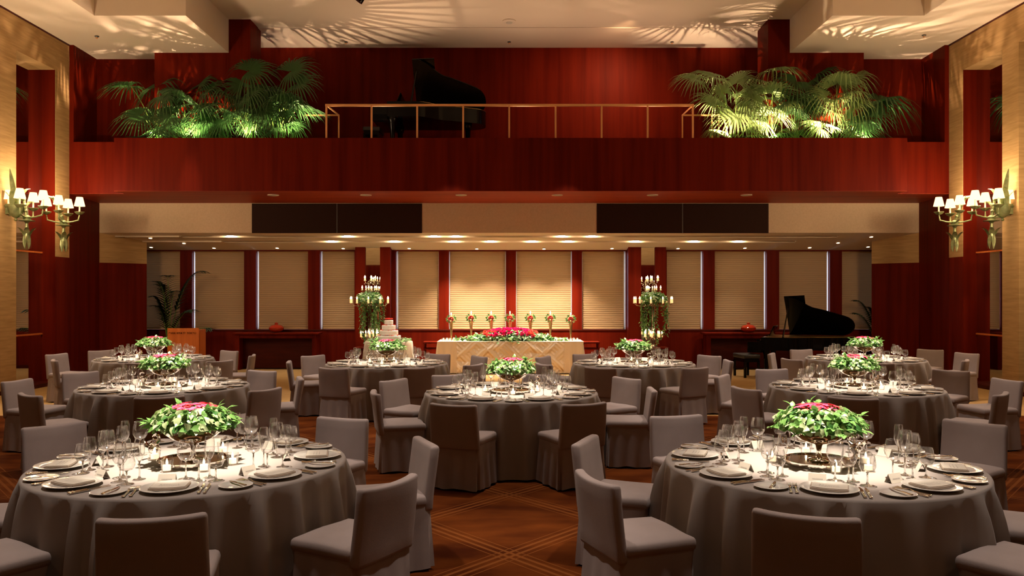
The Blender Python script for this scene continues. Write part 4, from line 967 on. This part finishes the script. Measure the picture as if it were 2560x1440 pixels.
# ------------------------------------------------------------------ wall chandeliers
def strap_leaf(m, p, d, up, L, W, curl):
    p = Vector(p); d = Vector(d).normalized(); up = Vector(up); s = d.cross(up).normalized(); vs = []
    for k in range(8):
        t = k / 7; q = p + up * (L * (t - curl * .9 * t ** 3)) + d * (L * (.25 * t + curl * .8 * t * t)); w_ = W * sin(pi * (.12 + .86 * t)) ** .8
        vs += [q - s * w_, q - d * .3 * w_, q + s * w_]
    fs = []
    for k in range(7): fs += [(3 * k, 3 * k + 1, 3 * k + 4, 3 * k + 3), (3 * k + 1, 3 * k + 2, 3 * k + 5, 3 * k + 4)]
    m.add(vs, fs)
for s, nm in ((-1, 'lectern'), (1, 'piano')):
    wx, wy, wz = s * WX, 14.46, 3.27; kit = []
    def W(dx, dy, dz): return (-s * dx, dy, dz)          # dx: away from the wall
    pot = MB(); pot.lathe([(.01, -.22), (.03, -.2), (.015, -.17), (.05, -.15), (.115, -.08), (.135, .04), (.12, .06)], 20, W(.15, 0, 0)).box(*sorted((W(0, 0, 0)[0], W(.1, 0, 0)[0])), -.06, .06, -.1, .08)
    kit.append(('wall_plate', pot.mesh('pot', M_verd)))
    for k, (dy, L, cu, dx) in enumerate(((0, .56, .02, 0), (-.05, .40, .45, -.9), (.05, .42, .45, .9), (-.12, .34, .3, .3))):
        lf = MB(); strap_leaf(lf, W(.15, dy, .03), (W(dx, 0, 0)[0], -.35, 0), (0, 0, 1), L + .1, .05, cu); kit.append(('upright_leaf', lf.mesh('uleaf', M_verd, 70)))
    for (hx, hy, hz_, ph) in ((.32, .04, -.16, 0), (.44, 1.02, -.16, .05)):
        hub = Vector(W(hx, hy, hz_)); br = MB()
        c0 = Vector(W(.18, hy * .15, .02)); mid = Vector(W(hx * .72, hy * .85, .30))
        pts = [c0.lerp(mid, t / 5) + Vector((0, 0, .10 * sin(pi * t / 5))) for t in range(6)] + [mid.lerp(hub, t / 5) + Vector((0, 0, .05 * sin(pi * t / 5))) for t in range(1, 6)]
        br.tube(pts, [.022 + .006 * (i % 2) for i in range(len(pts))], 8)
        for i in range(3, len(pts)): br.sphere(tuple(pts[i]), .036, 8, 6)
        br.lathe([(.02, -.10), (.05, -.06), (.13, -.055), (.135, -.045), (.06, -.03), (.07, .02), (.03, .05)], 18, tuple(hub))
        sub = []
        tuft = MB()
        for k in range(6):
            a = k * pi / 3 + ph; d = (cos(a), sin(a), 0)
            strap_leaf(tuft, hub + Vector((cos(a) * .03, sin(a) * .03, -.36)), d, (0, 0, 1), .27, .045, .35)
            strap_leaf(tuft, hub + Vector((cos(a + .5) * .05, sin(a + .5) * .05, -.30)), (cos(a + .5), sin(a + .5), 0), (0, 0, -1), .20, .036, -.25)
        tuft.lathe([(.006, -.43), (.02, -.42), (.012, -.41), (.055, -.40), (.06, -.32), (.035, -.22), (.02, -.08)], 14, tuple(hub)); sub.append(('leaf_tuft', tuft.mesh('tuft', M_verd, 70)))
        for k in range(4):
            a = radians((-3, 101, 190, -80)[k]) + ph; rad = .30
            if s > 0: a = pi - a
            e = hub + Vector((rad * cos(a), rad * sin(a), .16)); m1 = hub + Vector((rad * .55 * cos(a), rad * .55 * sin(a), .02)); m2 = hub + Vector((rad * .93 * cos(a), rad * .95 * sin(a), .05))
            am = MB().tube([tuple(hub), tuple(m1), tuple(m2), tuple(e)], [.016, .014, .016, .010], 8)
            def wob(q, z): return 1 + .14 * cos(6 * q)
            am.lathe([(.012, -.01), (.05, .005), (.088, .045), (.084, .048), (.045, .014), (.01, .01)], 24, tuple(e), wob=wob)
            cd = MB().lathe([(.013, .01), (.013, .18)], 10, tuple(e))
            sh = MB().lathe([(.094, .155), (.055, .325)], 28, tuple(e), cap0=False, cap1=False, wob=lambda q, z: 1 + .015 * cos(28 * q))
            bb = MB().sphere((e.x, e.y, e.z + .215), .018, 8, 6)
            sub += [('arm', am.mesh('arm', M_verd)), ('candle_tube', cd.mesh('ct', M_wax)), ('lamp_shade', sh.mesh('sh', M_shade), 'lit cream pleated shade'), ('bulb', bb.mesh('bulb', M_bulb))]
        kit.append(('branch', br.mesh('branch', M_verd), None, sub))
    spawn('wall_chandelier', 'green bronze leaf chandelier with lit shades on the %s-side wall' % nm, 'wall lamp', kit, (wx, wy, wz), 0, 'leaf wall chandeliers')['kind'] = 'thing'

# ------------------------------------------------------------------ lamps and added fill lights of the room
def light(kind, name, loc, P, col, **kw):
    l = bpy.data.lights.new(name, kind); l.energy = P; l.color = col
    for k, v in kw.items():
        if k != 'to': setattr(l, k, v)
    o = bpy.data.objects.new(name, l); COL.objects.link(o); o.location = loc
    to = kw.get('to')
    d = (Vector(to) - Vector(loc)) if to else Vector((0, 0, -1)); o.rotation_euler = d.to_track_quat('-Z', 'Y').to_euler()
    return o
WARM = (1, .78, .55); WW = (1, .86, .70)
for (tn, tx, ty, ph, ch) in TABLES:
    light('SPOT', 'table_spot', (tx, ty, UPC - .05), 8600, WW, spot_size=radians(12.6), spot_blend=.8, shadow_soft_size=.05)
    light('SPOT', 'seat_fill', (tx * .97, ty - .3, UPC - .05), 1150, (1, .88, .79), spot_size=radians(44), spot_blend=.35, shadow_soft_size=.12)  # added wide fill that brightens the chair seats from above
for yy in (2.0, 7.0, 11.5, 14.2):
    for xx in (-5.0, 0, 5.0):
        light('SPOT', 'ceiling_fill', (xx + (1.3 if yy in (7.0,) else 0), yy, UPC - .05), 110, WARM, spot_size=radians(70), spot_blend=.8, shadow_soft_size=.15)  # added overhead fill for the whole hall, no fitting modelled
# wall chandelier bulbs in view; lights farther along are added to brighten the fascia
for s in (-1, 1):
    for (yy, P) in ((14.5, 60), (15.45, 60), (12.74, 150), (10.98, 75), (7.46, 40)):
        light('POINT', 'chandelier_and_fill', (s * (8.45 if yy > 14 else 8.1), yy, 3.62), P, (1, .72, .44), shadow_soft_size=.12)
for s in (-1, 1):
    light('SPOT', 'front_wall_fill', (s * 6.8, -2.6, UPC - .1), 900, WARM, spot_size=radians(85), spot_blend=.8, to=(s * 7.0, -4, 3.6), shadow_soft_size=.1)  # added out of view to brighten what the pillar mirrors reflect
# planter uplights under the palms
for s in (-1, 1):
    for (px, P, ly) in ((4.35, 230, 16.52), (5.25, 260, 16.56), (6.35, 330, 16.50), (7.15, 200, 16.62)):
        light('SPOT', 'planter_uplight', (s * px, ly, BALZ + .05), P * (1.35 if s < 0 else 2.0), (1, .69, .45), spot_size=radians(132), spot_blend=.35, shadow_soft_size=.012, to=(s * px * 1.04, 15.9, UPC))
light('SPOT', 'balcony_downlight', (2.6, 17.0, UPC - .1), 300, (1, .55, .28), spot_size=radians(120), spot_blend=1, to=(2.0, 18.9, 5.6), shadow_soft_size=.1)
for xx in (-2.6, .3, 2.9):
    light('SPOT', 'balcony_ceiling_fill', (xx, 16.75, BALZ + .04), 95, (1, .66, .43), spot_size=radians(140), spot_blend=.8, to=(xx, 16.4, UPC), shadow_soft_size=.22)  # added upward lights that even out the high ceiling's brightness
for (px, row, p) in SPOTS:
    hd = row == 1 and 1100 < px < 1450
    light('SPOT', 'slot_beam', (p[0], p[1] - .0, p[2] - .06), 620 if hd else 95, WW, spot_size=radians(95 if hd else 80), spot_blend=.8, shadow_soft_size=.05, to=(p[0], p[1] - .08, 0))
light('SPOT', 'lectern_spot', (X(461, YL) + .3, 15.6, LOWC - .1), 900, (1, .8, .55), spot_size=radians(14), spot_blend=.6, to=(X(461, YL), YL, .8), shadow_soft_size=.05)
for xx in (-.9, .9):
    light('SPOT', 'head_table_spot', (xx * 1.6, 12.2, UPC - .1), 1900, WW, spot_size=radians(13), spot_blend=.6, to=(xx, HY - .3, .55), shadow_soft_size=.05)
light('SPOT', 'cake_spot', (-2.2, 11.4, UPC - .1), 1500, WW, spot_size=radians(9), spot_blend=.6, to=(CXk, CYk, .85), shadow_soft_size=.05)
dup = {k: v for k, v in LABELS.items() if len(v) > 1}
if dup: print('DUPLICATE LABELS', len(dup), list(dup.items())[:5])
